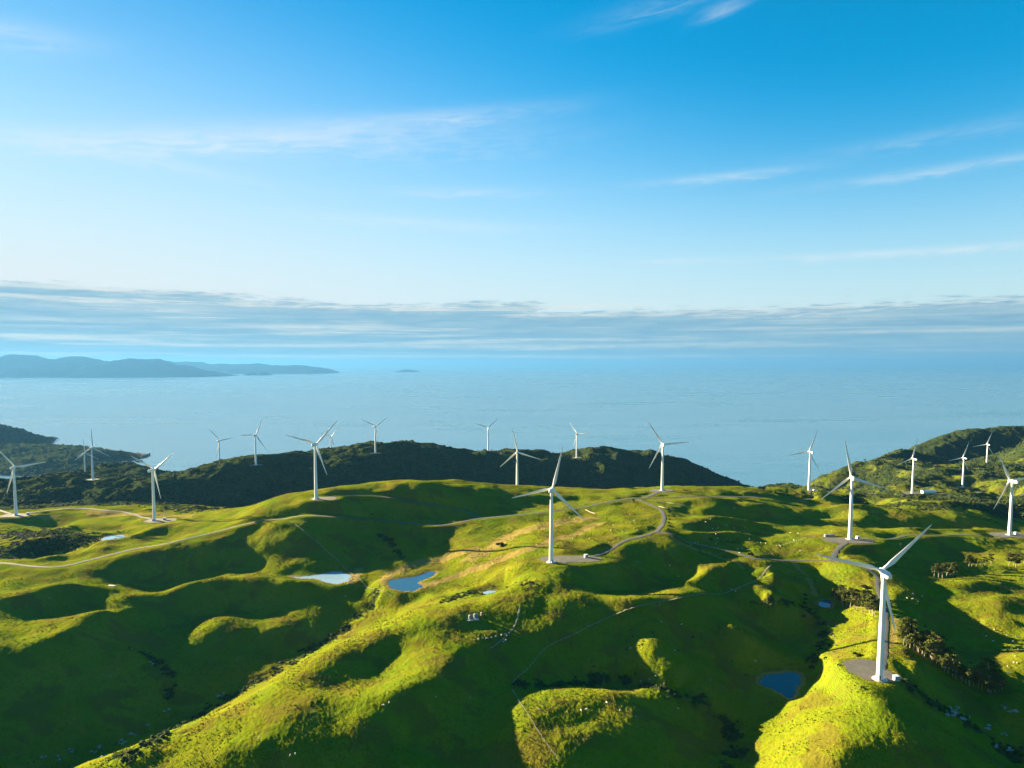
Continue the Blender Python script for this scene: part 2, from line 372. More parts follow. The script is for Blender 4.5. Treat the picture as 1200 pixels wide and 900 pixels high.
sl = bpy.data.lights.new('sun', 'SUN'); so = bpy.data.objects.new('sun', sl); COL.objects.link(so)
sl.energy = SUN_STR; sl.angle = radians(.55); sl.color = SUN_COL
sdir = Vector((sin(SUN_AZ) * cos(SUN_EL), cos(SUN_AZ) * cos(SUN_EL), sin(SUN_EL)))
so.rotation_euler = (-sdir).to_track_quat('-Z', 'Y').to_euler(); so.location = (-400, 200, 800)

# ------------------------------------------------------------------ roads, pads and ponds laid out on the base relief
def on_ground(uv, fn, dmin=240, dmax=5200):
    """first hit of the sight lines with the relief"""
    uv = np.asarray(uv, float); n = len(uv); D = dmin * (dmax / dmin) ** (np.arange(420) / 419.)
    kv = kk(uv[:, 1])[:, None]; h = D[None] * kv; d = D[None] * cos(PITCH) + h * sin(PITCH); x = (uv[:, :1] - 600) * d / F
    g = fn(x, np.broadcast_to(D[None], x.shape)).reshape(x.shape); diff = (CAM_Z - h) - g
    hit = np.argmax(diff < 0, 1); hit = np.where((diff < 0).any(1), np.maximum(hit, 1), len(D) - 1)
    i = np.arange(n); a = diff[i, hit - 1]; b = diff[i, hit]; f = np.clip(a / (a - b + 1e-9), 0, 1)
    DD = D[hit - 1] + (D[hit] - D[hit - 1]) * f; hh = DD * kv[:, 0]; dd = DD * cos(PITCH) + hh * sin(PITCH)
    return np.stack([(uv[:, 0] - 600) * dd / F, DD, CAM_Z - hh], 1)
def resample(P, step):
    P = np.asarray(P, float)
    # Catmull-Rom through the points, then even spacing
    Q = []
    for i in range(len(P) - 1):
        p0 = P[max(i - 1, 0)]; p1 = P[i]; p2 = P[i + 1]; p3 = P[min(i + 2, len(P) - 1)]
        for s_ in np.linspace(0, 1, 12, endpoint=False):
            Q.append(.5 * ((2 * p1) + (-p0 + p2) * s_ + (2 * p0 - 5 * p1 + 4 * p2 - p3) * s_ ** 2 + (-p0 + 3 * p1 - 3 * p2 + p3) * s_ ** 3))
    Q.append(P[-1]); Q = np.array(Q); L = np.r_[0, np.cumsum(np.hypot(*np.diff(Q[:, :2], axis=0).T))]
    m = max(2, int(L[-1] / step) + 1); s_ = np.linspace(0, L[-1], m)
    return np.stack([np.interp(s_, L, Q[:, k]) for k in range(Q.shape[1])], 1)


# spurs and folds: sight lines along the crest, crest height, width behind and in front of it
FOLDS = [
([(770,587),(830,585),(905,586)],3.5,16,12), ([(800,595),(840,593),(900,592),(925,592)],5.5,22,14), ([(785,612),(830,610),(880,611),(905,613)],5,18,12), ([(795,625),(850,623),(885,627)],3.5,14,9),
([(950,578),(1000,579),(1040,582),(1070,586),(1097,591)],7,30,22), ([(925,595),(975,594),(1018,592),(1034,597)],5.5,20,14), ([(955,607),(1010,607),(1060,607),(1100,605),(1140,607),(1195,613)],7.5,30,17),
([(1100,591),(1150,590),(1200,593)],6,25,20), ([(1040,620),(1100,619),(1160,620),(1200,621)],3.5,15,12),
([(425,579),(470,577),(520,580),(552,589)],4.5,26,18), ([(450,571),(475,566),(500,568),(520,571)],4,18,14), ([(610,578),(640,580),(680,580),(705,583)],3.5,15,12),
([(40,632),(62,622),(87,616),(112,615),(145,614)],5,22,14), ([(5,650),(32,637),(65,630),(100,631),(132,635)],7,22,16), ([(40,657),(60,651),(100,645),(125,641),(145,638)],3.5,14,10),
([(140,633),(160,624),(185,618),(212,616),(240,616)],5,18,13), ([(190,638),(215,632),(235,627)],2.5,10,8),
([(75,663),(150,652),(212,641),(250,632),(290,622)],5,18,34), ([(295,619),(350,613),(430,613)],4,16,30), ([(300,640),(320,634),(345,632)],3,14,16),
([(185,701),(215,689),(255,681),(300,680),(345,682),(390,689)],5.5,20,22), ([(0,771),(50,753),(85,737),(110,726),(150,715)],5,20,26), ([(0,703),(40,692),(75,687),(105,689)],5.5,18,18), ([(115,724),(140,717),(168,712)],3,10,10),
([(764,738),(768,755),(776,770),(790,784),(803,794)],6.5,18,18), ([(845,728),(865,738),(884,752)],8,13,13), ([(812,686),(820,676),(835,668),(862,659)],4.5,12,14), ([(700,706),(760,702),(850,698)],3.5,12,14),
([(890,688),(925,706),(955,723)],9,15,15), ([(897,668),(915,676),(938,688)],7,12,12), ([(1072,770),(1078,785),(1080,800)],4,8,8), ([(1105,688),(1150,681),(1200,684)],4,18,13), ([(1145,727),(1200,728)],3,12,8), ([(1150,787),(1200,788)],3,12,8),
([(1110,706),(1160,708),(1195,716)],2.5,12,9), 
([(330,822),(400,820),(460,812),(510,795)],1.2,9,9), ([(250,880),(320,872)],1.5,8,8), ([(460,690),(490,684),(530,686),(560,690)],3,10,10),
([(440,640),(444,655)],-3,10,10), ([(500,690),(520,702),(545,700)],2.5,10,9), ([(1110,668),(1150,662),(1195,666)],2,15,12),
]
def fold_prep(surf):
    out = []
    for uv, amp, bw, fw in FOLDS:
        P = on_ground(uv, lambda a, b_: surf(a, b_) + amp)[:, :2]
        line = resample(P, 2.5); tg = np.gradient(line, axis=0); tg /= np.hypot(*tg.T)[:, None] + 1e-9
        nr = np.stack([tg[:, 1], -tg[:, 0]], 1)
        if (nr * -line).sum() < 0: nr = -nr                        # towards the camera side
        s_ = np.linspace(0, 1, len(line)); end = np.minimum(sstep(0, .22, s_), sstep(0, .22, 1 - s_)); out.append((line, nr, end, amp, bw, fw))
    return out
FP = None
def folds(x, y):
    dz = np.zeros(x.shape)
    for line, nr, end, amp, bw, fw in FP:
        R_ = 3 * max(bw, fw); lo = line.min(0) - R_; hi = line.max(0) + R_
        m = np.nonzero((x > lo[0]) & (x < hi[0]) & (y > lo[1]) & (y < hi[1]))[0]
        for c0 in range(0, len(m), 60000):
            mm = m[c0:c0 + 60000]; d2 = (x[mm, None] - line[None, :, 0]) ** 2 + (y[mm, None] - line[None, :, 1]) ** 2
            k = 1 / (d2 + 9.) ** 3; w = k.sum(1); s_ = ((((x[mm, None] - line[None, :, 0]) * nr[None, :, 0] + (y[mm, None] - line[None, :, 1]) * nr[None, :, 1])) * k).sum(1) / w
            e = (end[None] * k).sum(1) / w; d = np.sqrt(d2.min(1)); lat = np.sqrt(np.maximum(d * d - s_ * s_, 0)); e = e * np.exp(-(lat / (.6 * min(bw, fw))) ** 2 * .5)
            p = np.where(s_ < 0, np.exp(-(s_ / bw) ** 2), np.exp(-(s_ / fw) ** 2)) - .18 * np.exp(-((s_ - 2.0 * fw) / (.9 * fw)) ** 2) * (s_ > 0)
            dz[mm] += amp * e * p
    return dz
FP = fold_prep(tps)
def relief(x, y):
    x = np.asarray(x, float).ravel(); y = np.asarray(y, float).ravel()
    z = tps(x, y) + folds(x, y); r = np.hypot(x, y)
    far = sstep(1150, 1600, r)
    # rolling and small relief on the pasture
    z = z + (1 - far) * (fbm(x / 55., y / 55., 2, 11) * 2.3 + fbm(x / 19., y / 19., 3, 31) * .55)
    z = z + (1 - sstep(500, 900, r)) * (fbm(x / 4.2, y / 4.2, 2, 51) * .10)
    # gullied bush ridges
    rd = 1 - np.abs(fbm(x / 210. + .3 * fbm(x / 400., y / 400., 2, 5), y / 210., 4, 71))
    z = z + far * ((rd - .70) * 22 * (1 - .6 * sstep(2700, 3100, r)) + fbm(x / 60., y / 60., 3, 81) * 5.0)
    # land out of the picture rolls as well
    side = sstep(.80, 1.1, np.abs(np.arctan2(x, y)))
    z = z + side * fbm(x / 190., y / 190., 3, 91) * 14
    return z
# turbines: u, v of the foot, distance, yaw, blade angle, hub height
TURB = [(1031,796,420,4,47),(646,659,630,14,76),(996,632,746,8,102),(370.5,585,847,10,46),(181,610,914,16,36),(19,604,963,-8,9),
(109,562,1467,-2,90),(100,559.5,1900,4,94),(257.5,546,1844,6,12),(300,545,1556,14,64),(388,538,2095,18,47),(440,531,1760,14,36),
(572,528.5,2021,-20,40),(606,577,1153,8,102),(675.7,536.5,1981,36,8),(776,575,1004,-4,4),(948,576,1178,-16,68),(1069,578,1353,-22,76),
(1128,571,1593,-18,68),(1156,549,1942,-6,70),(1183,627,853,-14,4)]
TPOS = [at_d(a[0], a[1], a[2]) for a in TURB]

# roads: name, width, points (u, v)
ROADS = [
('main', 3.9, [(-60,664),(-20,661),(5,660),(60,664),(100,658),(130,650),(165,643),(200,636),(240,627),(270,619),(300,612),(340,609),(385,608),(430,609),(465,612),(500,615),(530,614),(560,608),(600,604),(650,598),(700,591),(725,586),(745,584),(775,583),(805,582),(840,582),(900,583),(950,584)]),
('upper', 3.8, [(372,586),(400,581),(430,581),(470,586),(520,594),(545,599),(565,607)]),
('pad_spur', 5.5, [(755,584),(768,578),(776,574)]),
('loop', 4.2, [(745,585),(758,590),(772,596),(778,604),(777,613),(772,620),(768,624)]),
('pad646', 4.2, [(768,624),(752,628),(735,633),(718,640),(700,648),(680,655),(660,659)]),
('east', 3.7, [(768,624),(790,630),(812,637),(840,643),(862,649),(885,654),(910,657),(940,657),(965,657),(985,658),(1003,661),(1018,667),(1028,676),(1028,688),(1032,700),(1037,715),(1038,735),(1037,755),(1036,775),(1034,790)]),
('spur996', 5.0, [(975,657),(978,649),(985,641),(994,635)]),
('far_east', 3.6, [(1000,634),(1035,634),(1060,629),(1090,627),(1120,627),(1150,628),(1183,629),(1230,632)]),
('left_far', 4.0, [(19,605),(50,600),(75,597),(100,596),(125,598),(150,602),(181,610)]),
('left_edge', 4.5, [(19,605),(5,600),(-30,596)]),
('coast_track', 5.0, [(948,577),(985,577),(1020,578),(1069,579),(1100,578),(1150,577),(1200,580),(1240,582)]),
]
PADS = [(0, 13, 16), (1, 29, 11), (2, 27, 12), (3, 16, 10), (4, 20, 13), (5, 19, 12), (6, 12, 10), (7, 12, 10), (8, 14, 12), (9, 14, 12), (10, 14, 12), (11, 14, 12), (12, 14, 12), (13, 15, 12),
        (14, 14, 12), (15, 17, 13), (16, 17, 11), (17, 18, 12), (18, 16, 11), (19, 16, 12), (20, 22, 13)]
PADOFF = {0: (0, 13), 1: (17, 10), 2: (-3, -6), 4: (8, 0), 3: (8, 3)}
PONDS = [  # outline in sight lines, water level below the camera taken at the first point
 ('pond', 'deep blue pond with a tan grassy shore in the middle basin', [(455,685),(456,681),(464,679),(478,677),(490,675),(503,670),(510,671),(507,675),(497,679),(489,683),(495,687),(488,691),(478,693),(466,691),(458,689)]),
 ('pond', 'pale silvery pond left of the deep blue pond', [(339,675),(352,676),(370,674),(385,671),(400,670),(408,674),(409,679),(400,683),(390,684),(378,681),(368,678),(352,678)]),
 ('pond', 'dark blue pond in the shade below the nearest turbine', [(893,795),(900,791),(912,790),(925,788),(937,792),(937,800),(932,808),(930,815),(926,818),(918,815),(910,809),(900,805),(892,802)]),
 ('pond', 'tiny blue pond beside the pine clump left of the nearest turbine', [(959,707),(964,704),(970,703),(974,707),(972,712),(963,711)]),
 ('pond', 'small pale pond on the far left below the road', [(119,631),(130,628),(145,627),(143,631),(132,633),(121,634)]),
 ('pond', 'very small puddle pond just right of the deep blue pond', [(566,694),(573,692),(581,693),(577,696),(568,696)]),
]
def build_flat():
    pts = []      # x, y, z, flat radius, bank
    road_lines = []
    for name, w, uv in ROADS:
        P = on_ground(uv, relief); line = resample(P[:, :2], 3.0)
        z = relief(line[:, 0], line[:, 1]); k = np.ones(15) / 15
        z = np.convolve(np.r_[np.full(7, z[0]), z, np.full(7, z[-1])], k, 'valid')
        road_lines.append([name, w, line, z])
    for (i, rx, ry) in PADS:
        pass
    # road ends meet the pad heights
    for rl in road_lines:
        line, z = rl[2], rl[3]
        for (i, rx, ry) in PADS:
            ox, oy = PADOFF.get(i, (0, 0)); d = np.hypot(line[:, 0] - TPOS[i][0] - ox, line[:, 1] - TPOS[i][1] - oy)
            w_ = 1 - sstep(max(rx, ry) * .9, max(rx, ry) * .9 + 45, d); z[:] = z * (1 - w_) + TPOS[i][2] * w_
        # near TURB roads that pass in front of a pad
    for a in range(len(road_lines)):          # where roads meet, the later one takes the height of the earlier one
        for b in range(a):
            la, za = road_lines[a][2:]; lb, zb = road_lines[b][2:]
            dd = np.hypot(la[:, None, 0] - lb[None, :, 0], la[:, None, 1] - lb[None, :, 1]); j = dd.argmin(1); dm = dd.min(1)
            w_ = 1 - sstep(4, 35, dm); za[:] = za * (1 - w_) + zb[j] * w_
    return road_lines
RLINES = build_flat()
_kd_pts = []
for name, w, line, z in RLINES:
    for p, zz in zip(line, z): _kd_pts.append((p[0], p[1], zz, w / 2 + 1.5 + .0012 * p[1], 0))
RK = kdtree.KDTree(len(_kd_pts))
for i, p in enumerate(_kd_pts): RK.insert((p[0], p[1], 0), i)
RK.balance(); RZ = np.array(_kd_pts)
POND_DATA = []
for nm, lab, uv in PONDS:
    c = np.mean(uv, 0); P0 = on_ground([c], relief)[0]; lvl = CAM_Z - P0[2] + .3
    pl = np.array([at_h(u, v, lvl) for u, v in uv]); _o = resample(np.vstack([pl, pl[:1]])[:, :2], 1.2)[:-1]; _c = _o.mean(0); _o = _c + (_o - _c) * (1 + .09 * fbm(_o[:, 0] / 5., _o[:, 1] / 5., 3, 6))[:, None]; POND_DATA.append((lab, _o, CAM_Z - lvl))
def poly_sdf(x, y, P):
    """signed distance, negative inside"""
    d = np.full(x.shape, 1e9); ins = np.zeros(x.shape, bool); n = len(P)
    for i in range(n):
        ax, ay = P[i]; bx, by = P[(i + 1) % n]; ex, ey = bx - ax, by - ay
        tt = np.clip(((x - ax) * ex + (y - ay) * ey) / (ex * ex + ey * ey + 1e-9), 0, 1)
        d = np.minimum(d, np.hypot(x - ax - tt * ex, y - ay - tt * ey))
        c = ((ay > y) != (by > y)) & (x < (bx - ax) * (y - ay) / (by - ay + 1e-12) + ax); ins ^= c
    return np.where(ins, -d, d)
def ground(x, y, want_road=False):
    x = np.asarray(x, float).ravel(); y = np.asarray(y, float).ravel(); z = relief(x, y); r = np.hypot(x, y)
    road = np.full(x.shape, 99.)
    cand = np.nonzero((y > 250) & (r < 2300) & (np.abs(np.arctan2(x, y)) < .8))[0]
    if len(cand) > 5000:      # keep only those in a coarse cell that holds a road
        occ = np.zeros((220, 220), bool); ci = ((RZ[:, 0] + 2200) / 20).astype(int); cj = (RZ[:, 1] / 20).astype(int)
        for a in (-1, 0, 1):
            for b in (-1, 0, 1): occ[np.clip(ci + a, 0, 219), np.clip(cj + b, 0, 219)] = True
        qi = np.clip(((x[cand] + 2200) / 20).astype(int), 0, 219); qj = np.clip((y[cand] / 20).astype(int), 0, 219); cand = cand[occ[qi, qj]]
    for i in cand:
        co, j, d = RK.find((x[i], y[i], 0))
        if d < 22:
            q = _kd_pts[j]; t_ = min(max((d - q[3]) / 9., 0), 1); w_ = 1 - t_ * t_ * (3 - 2 * t_)
            z[i] = z[i] * (1 - w_) + q[2] * w_; road[i] = d - (q[3] - 1.5)
    pad = np.full(x.shape, 99.)
    for (i, rx, ry) in PADS:
        ox, oy = PADOFF.get(i, (0, 0)); px, py, pz = TPOS[i]
        m = np.nonzero((np.abs(x - px - ox) < rx + 30) & (np.abs(y - py - oy) < ry + 30))[0]
        if len(m) == 0: continue
        e = (np.abs((x[m] - px - ox) / rx) ** 3 + np.abs((y[m] - py - oy) / ry) ** 3) ** (1 / 3.); d = (e - 1) * min(rx, ry)
        d = np.minimum(d, np.hypot(x[m] - px, y[m] - py) - 5)
        w_ = 1 - sstep(1.5 + .001 * py, 12 + .004 * py, d); z[m] = z[m] * (1 - w_) + (pz - .02) * w_; pad[m] = np.minimum(pad[m], d)
    wet = np.full(x.shape, 99.)
    for lab, P, lz in POND_DATA:
        c = P.mean(0); R_ = np.abs(P - c).max() + 30
        m = np.nonzero((np.abs(x - c[0]) < R_) & (np.abs(y - c[1]) < R_))[0]
        if len(m) == 0: continue
        d = poly_sdf(x[m], y[m], P); w_ = 1 - sstep(3, 22, d); tgt = lz + np.where(d < 0, np.maximum(d * .35, -1.5), d * .13)
        z[m] = z[m] * (1 - w_) + tgt * w_; wet[m] = np.minimum(wet[m], d)
    if want_road: return z, road, pad, wet
    return z
# ------------------------------------------------------------------ the ground sheet
def band(uv, w):
    P = on_ground(uv, relief)[:, :2]; return resample(P, 6.0), w
def lin_dist(x, y, line, maxd):
    d = np.full(x.shape, 1e9)
    lo = line.min(0) - maxd; hi = line.max(0) + maxd; m = np.nonzero((x > lo[0]) & (x < hi[0]) & (y > lo[1]) & (y < hi[1]))[0]
    if len(m):
        dm = np.full(len(m), 1e9)
        for p in line: dm = np.minimum(dm, np.hypot(x[m] - p[0], y[m] - p[1]))
        d[m] = dm
    return d
TAN = [([(500,688),(520,680),(545,671),(570,662),(590,654),(610,646),(640,636),(668,628),(700,614)], 9), ([(555,652),(580,640),(600,628),(630,618),(660,612),(690,607)], 16),
       ([(470,668),(455,675),(452,690)], 9), ([(480,664),(500,658),(530,652),(555,645)], 10), ([(420,668),(412,684)], 7),
       ([(1040,765),(1047,745),(1050,725)], 4), ([(790,636),(830,648),(850,655),(868,664)], 5), ([(930,660),(945,675),(955,693)], 4),
       ([(110,600),(150,603),(190,604),(220,604)], 16), ([(-30,606),(20,606),(60,606)], 12)]
SCRUB = [([(445,695),(430,712),(400,740),(360,764),(330,782),(290,806),(240,834),(190,862),(130,892)], 9), ([(155,760),(175,770),(190,780),(203,796),(196,815)], 5), ([(520,705),(540,700),(560,695),(590,690),(620,683)], 8),
         ([(620,803),(660,800),(700,798),(735,800),(780,808),(820,822),(850,845),(862,870),(850,895)], 10), ([(870,705),(920,705),(945,712),(962,728),(964,748),(955,770)], 6), ([(470,655),(462,640),(445,625)], 5),
         ([(20,625),(60,626),(100,628),(60,640),(20,640)], 34), ([(20,585),(80,585),(150,588),(200,592),(240,597)], 42), ([(430,600),(540,608)], 1),
         ([(1000,612),(1050,612)], 1), ([(1000,588),(1060,590),(1120,592),(1170,590)], 22), ([(1050,800),(1110,835),(1160,865),(1190,885)], 8), ([(905,577),(960,580)], 10)]
def ground_mask(x, y, z, road, pad, wet):
    r = np.hypot(x, y); n = len(x); C = np.zeros((n, 4), np.float32); C[:, 3] = 1
    far = sstep(1180, 1330, r + 60 * fbm(x / 80, y / 80, 3, 7))
    cap = fbm(x / 130., y / 130., 4, 21); hi = sstep(225, 262, z)
    scr = far * (1 - .55 * sstep(600, 720, x) * sstep(1150, 1300, y) * (1 - sstep(1850, 2050, y)) * sstep(-.3, .2, fbm(x / 70., y / 70., 3, 45)))
    wob = fbm(x / 11., y / 11., 3, 61) * .8
    for uv, w in SCRUB:
        line, w = band(uv, w); d = lin_dist(x, y, line, w * 2.5); k = np.clip(1.15 - d / w + wob * 1.2, 0, 1) * (d < 1e8); scr = np.maximum(scr, k * (.9 if w > 20 else .62))
    rightbush = sstep(450, 520, x) * sstep(820, 1000, y) * sstep(-.15, .25, fbm(x / 60., y / 60., 3, 44)); scr = np.maximum(scr, rightbush * .55)
    tan = np.zeros(n)
    for uv, w in TAN:
        line, w = band(uv, w); d = lin_dist(x, y, line, w * 2.5); k = np.clip(1.3 - d / w + wob * .5, 0, 1) * (d < 1e8); tan = np.maximum(tan, k)
    tan = np.maximum(tan, far * hi * .45 * sstep(-.1, .4, fbm(x / 40., y / 40., 3, 77)))
    tan = np.maximum(tan, (1 - sstep(1, 6, wet)) * (wet < 50))
    tan = np.maximum(tan, .5 * (1 - sstep(.5, 2.5, np.minimum(road, pad))) * (1 - far * .5))
    C[:, 0] = np.clip(scr * (1 - .85 * (tan > .5)), 0, 1); C[:, 1] = np.clip(tan, 0, 1)
    C[:, 2] = (1 - sstep(-.3, 2.2, wet + 1.4 * fbm(x / 5., y / 5., 2, 66))) * (wet < 50)
    coast = (1 - sstep(2, 12, z + 5 * fbm(x / 30, y / 30, 2, 8))) ; C[:, 2] = np.maximum(C[:, 2], coast)
    return C
th = np.radians(np.r_[np.arange(-180, -60, 3.0), np.arange(-60, -42, .5), np.arange(-42, 42, ATH), np.arange(42, 60, .5), np.arange(60, 180.1, 3.0)])
rr = np.r_[.5, 30, 90, 160, 210, 240, 262, 278, 290 * (7200 / 290.) ** (np.arange(NR) / (NR - 1.))]
R2, T2 = np.meshgrid(rr, th, indexing='ij')
gx = (R2 * np.sin(T2)).ravel(); gy = (R2 * np.cos(T2)).ravel()
gz, g_road, g_pad, g_wet = ground(gx, gy, True)
gm = ground_mask(gx, gy, gz, g_road, g_pad, g_wet)
Fg = grid_faces(len(rr), len(th))[:, ::-1]
me = mesh_np('ground', np.stack([gx, gy, gz], 1), Fg)
# close the middle under the camera
tone = np.ones((len(gx), 4), np.float32); tone[:, 0] = sstep(-.45, .45, fbm(gx / 90., gy / 90., 4, 101)); tone[:, 1] = sstep(.02, .42, fbm(gx / 30. + .4 * fbm(gx / 60., gy / 60., 2, 3), gy / 30., 5, 131, .6)); tone[:, 2] = sstep(.05, .4, fbm(gx / 48., gy / 48., 4, 151))
ct = me.color_attributes.new('tone', 'FLOAT_COLOR', 'POINT'); ct.data.foreach_set('color', tone.ravel())
ca = me.color_attributes.new('cover', 'FLOAT_COLOR', 'POINT'); ca.data.foreach_set('color', gm.ravel())

gmat, t, b, out = new_mat('pasture')
tc = t.n('ShaderNodeTexCoord'); P = tc.outputs['Object']; geo = t.n('ShaderNodeNewGeometry')
at = t.n('ShaderNodeVertexColor', layer_name='cover'); sp = t.n('ShaderNodeSeparateColor', i_0=at.outputs[0]); scr, tan_, rock = sp.outputs[:3]
at2 = t.n('ShaderNodeVertexColor', layer_name='tone'); sp2 = t.n('ShaderNodeSeparateColor', i_0=at2.outputs[0]); nA, nBr, nGr = sp2.outputs[:3]; nB = t.noise(P, .055, 4, .62); nC = t.noise(P, .30, 4, .65); nD = t.noise(P, 1.1, 3, .65); nE = t.noise(P, 2.6, 2, .7)
col = t.mix(nA, G1, G2)
col = t.mix(t.m('MULTIPLY', t.ss(nB, .42, .68), .65), col, G3)
col = t.mix(t.m('MULTIPLY', t.ss(nC, .50, .72), .60), col, G4)
col = t.mix(t.m('MULTIPLY', t.ss(nD, .50, .70), .6), col, G4)
col = t.mix(t.m('MULTIPLY', t.ss(nE, .54, .70), .45), col, tuple(c * .6 for c in G4))
col = t.mix(t.m('MULTIPLY', t.ss(nC, .28, .42, 1., 0.), .35), col, G3)
col = t.mix(t.m('MULTIPLY', nBr, .75), col, (.115, .100, .014))
col = t.mix(t.m('MULTIPLY', nGr, .5), col, (.095, .155, .006))
tcol = t.mix(nC, TAN1, TAN2); tf = t.ss(t.m('ADD', tan_, t.m('MULTIPLY', t.m('SUBTRACT', nC, .5), .9)), .35, .75)
col = t.mix(t.m('MULTIPLY', tf, .85), col, tcol)
scol = t.mix(t.ss(nB, .35, .65), SC1, SC2); scol = t.mix(t.m('MULTIPLY', t.ss(nC, .45, .6), .7), scol, SC3)
sf = t.ss(t.m('ADD', scr, t.m('MULTIPLY', t.m('SUBTRACT', t.m('ADD', t.m('MULTIPLY', nC, .6), t.m('MULTIPLY', nB, .4)), .5), 1.2)), .32, .62)
col = t.mix(sf, col, scol)
slip = t.m('MULTIPLY', t.ss(nB, .70, .74), t.ss(nC, .42, .55)); col = t.mix(t.m('MULTIPLY', slip, .7), col, (.24, .20, .12))
col = t.mix(t.m('MULTIPLY', rock, .9), col, (.16, .13, .085))
t.set(b.inputs['Base Color'], col); b.inputs['Roughness'].default_value = .95
b.inputs['Specular IOR Level'].default_value = .0
# terracettes: faint contour treads trodden by stock on the steeper faces
pz = t.n('ShaderNodeSeparateXYZ', i_0=P).outputs[2]
warp = t.noise(P, .06, 3, .5); ter = t.m('SINE', t.m('ADD', t.m('MULTIPLY', pz, 4.6), t.m('MULTIPLY', warp, 48.)))
nz_ = t.n('ShaderNodeSeparateXYZ', i_0=geo.outputs['Normal']).outputs[2]
steep = t.m('MULTIPLY', t.ss(nz_, .97, .90), nGr)
hgt = t.m('ADD', t.m('MULTIPLY', ter, t.m('MULTIPLY', steep, t.m('MULTIPLY', nC, .26))), t.m('MULTIPLY', nD, .55))
hgt = t.m('ADD', hgt, t.m('MULTIPLY', nC, 1.5))
hgt = t.m('ADD', hgt, t.m('MULTIPLY', t.m('MULTIPLY', t.noise(P, .16, 3, .7), scr), 9.))
bp = t.n('ShaderNodeBump', i_Height=hgt, i_Strength=BUMP * 1.0, i_Distance=1.0); t.set(b.inputs['Normal'], bp)
gobj = link('ground', me, gmat); tag(gobj, kind='structure')

# roads and pads
rmat, t, b, out = new_mat('gravel'); tc = t.n('ShaderNodeTexCoord'); P = tc.outputs['Object']
c = t.mix(t.ss(t.noise(P, .22, 6, .65), .35, .7), GRAV1, GRAV2); c = t.mix(t.m('MULTIPLY', t.ss(t.noise(P, 2.2, 4, .7), .5, .7), .5), c, (.20, .18, .15))
t.set(b.inputs['Base Color'], c); b.inputs['Roughness'].default_value = .95
t.set(b.inputs['Normal'], t.n('ShaderNodeBump', i_Height=t.noise(P, 2.5, 4, .7), i_Strength=.3, i_Distance=.1))
pdm, t, b, out = new_mat('pad_gravel'); tc = t.n('ShaderNodeTexCoord'); P = tc.outputs['Object']
c = t.mix(t.ss(t.noise(P, .18, 6, .7), .35, .7), PAD1, PAD2); c = t.mix(t.m('MULTIPLY', t.ss(t.noise(P, 1.4, 4, .7), .5, .7), .5), c, (.17, .15, .11))
t.set(b.inputs['Base Color'], c); b.inputs['Roughness'].default_value = .95
t.set(b.inputs['Normal'], t.n('ShaderNodeBump', i_Height=t.noise(P, 1.8, 4, .7), i_Strength=.5, i_Distance=.15))
def ribbon(name, line, z, w, mat, lift=.12, kind='structure', cols=5):
    d = np.gradient(line, axis=0); d /= np.hypot(*d.T)[:, None] + 1e-9; nrm = np.stack([d[:, 1], -d[:, 0]], 1)
    V = []
    wv = w * (1 + .28 * vnoise(line[:, 0] / 7., line[:, 1] / 7., 3) + .2 * vnoise(line[:, 0] / 23., line[:, 1] / 23., 4))
    for k in range(cols):
        s_ = k / (cols - 1) - .5; p = line + nrm * (s_ * wv)[:, None]
        crown = .10 * (1 - (2 * s_) ** 2)
        V.append(np.stack([p[:, 0], p[:, 1], z + lift + crown], 1))
    V = np.stack(V, 1).reshape(-1, 3); me = mesh_np(name, V, grid_faces(len(line), cols))
    o = link(name, me, mat); tag(o, kind=kind); return o
for ri, (name, w, line, z) in enumerate(RLINES):
    li = .12 + .0001 * line[:, 1] + ri * .012
    ribbon('gravel_road', line, z + li - .12, w, rmat)
for (i, rx, ry) in PADS:
    ox, oy = PADOFF.get(i, (0, 0)); px, py, pz = TPOS[i]
    # a rounded slab of gravel that also reaches round the foot of the tower
    bm = bmesh.new(); ring = []; ns = 56; rnd = random.Random(i)
    cz = bm.verts.new((px + ox, py + oy, pz + .16 + .00012 * py + .1)); ph = rnd.random() * 6
    for k in range(ns):
        a = 2 * pi * k / ns; c_, s_ = cos(a), sin(a); e = (abs(c_ / rx) ** 3 + abs(s_ / ry) ** 3) ** (-1 / 3.)
        e *= 1 + .06 * sin(3 * a + ph) + .04 * sin(7 * a + ph * 2) + rnd.uniform(-.025, .025)
        ring.append(bm.verts.new((px + ox + c_ * e, py + oy + s_ * e, pz + .10 + .00012 * py + i * .001)))
    for k in range(ns): bm.faces.new((cz, ring[k], ring[(k + 1) % ns]))
    tag(link('gravel_pad', from_bm('gravel_pad', bm, True), pdm), kind='structure')
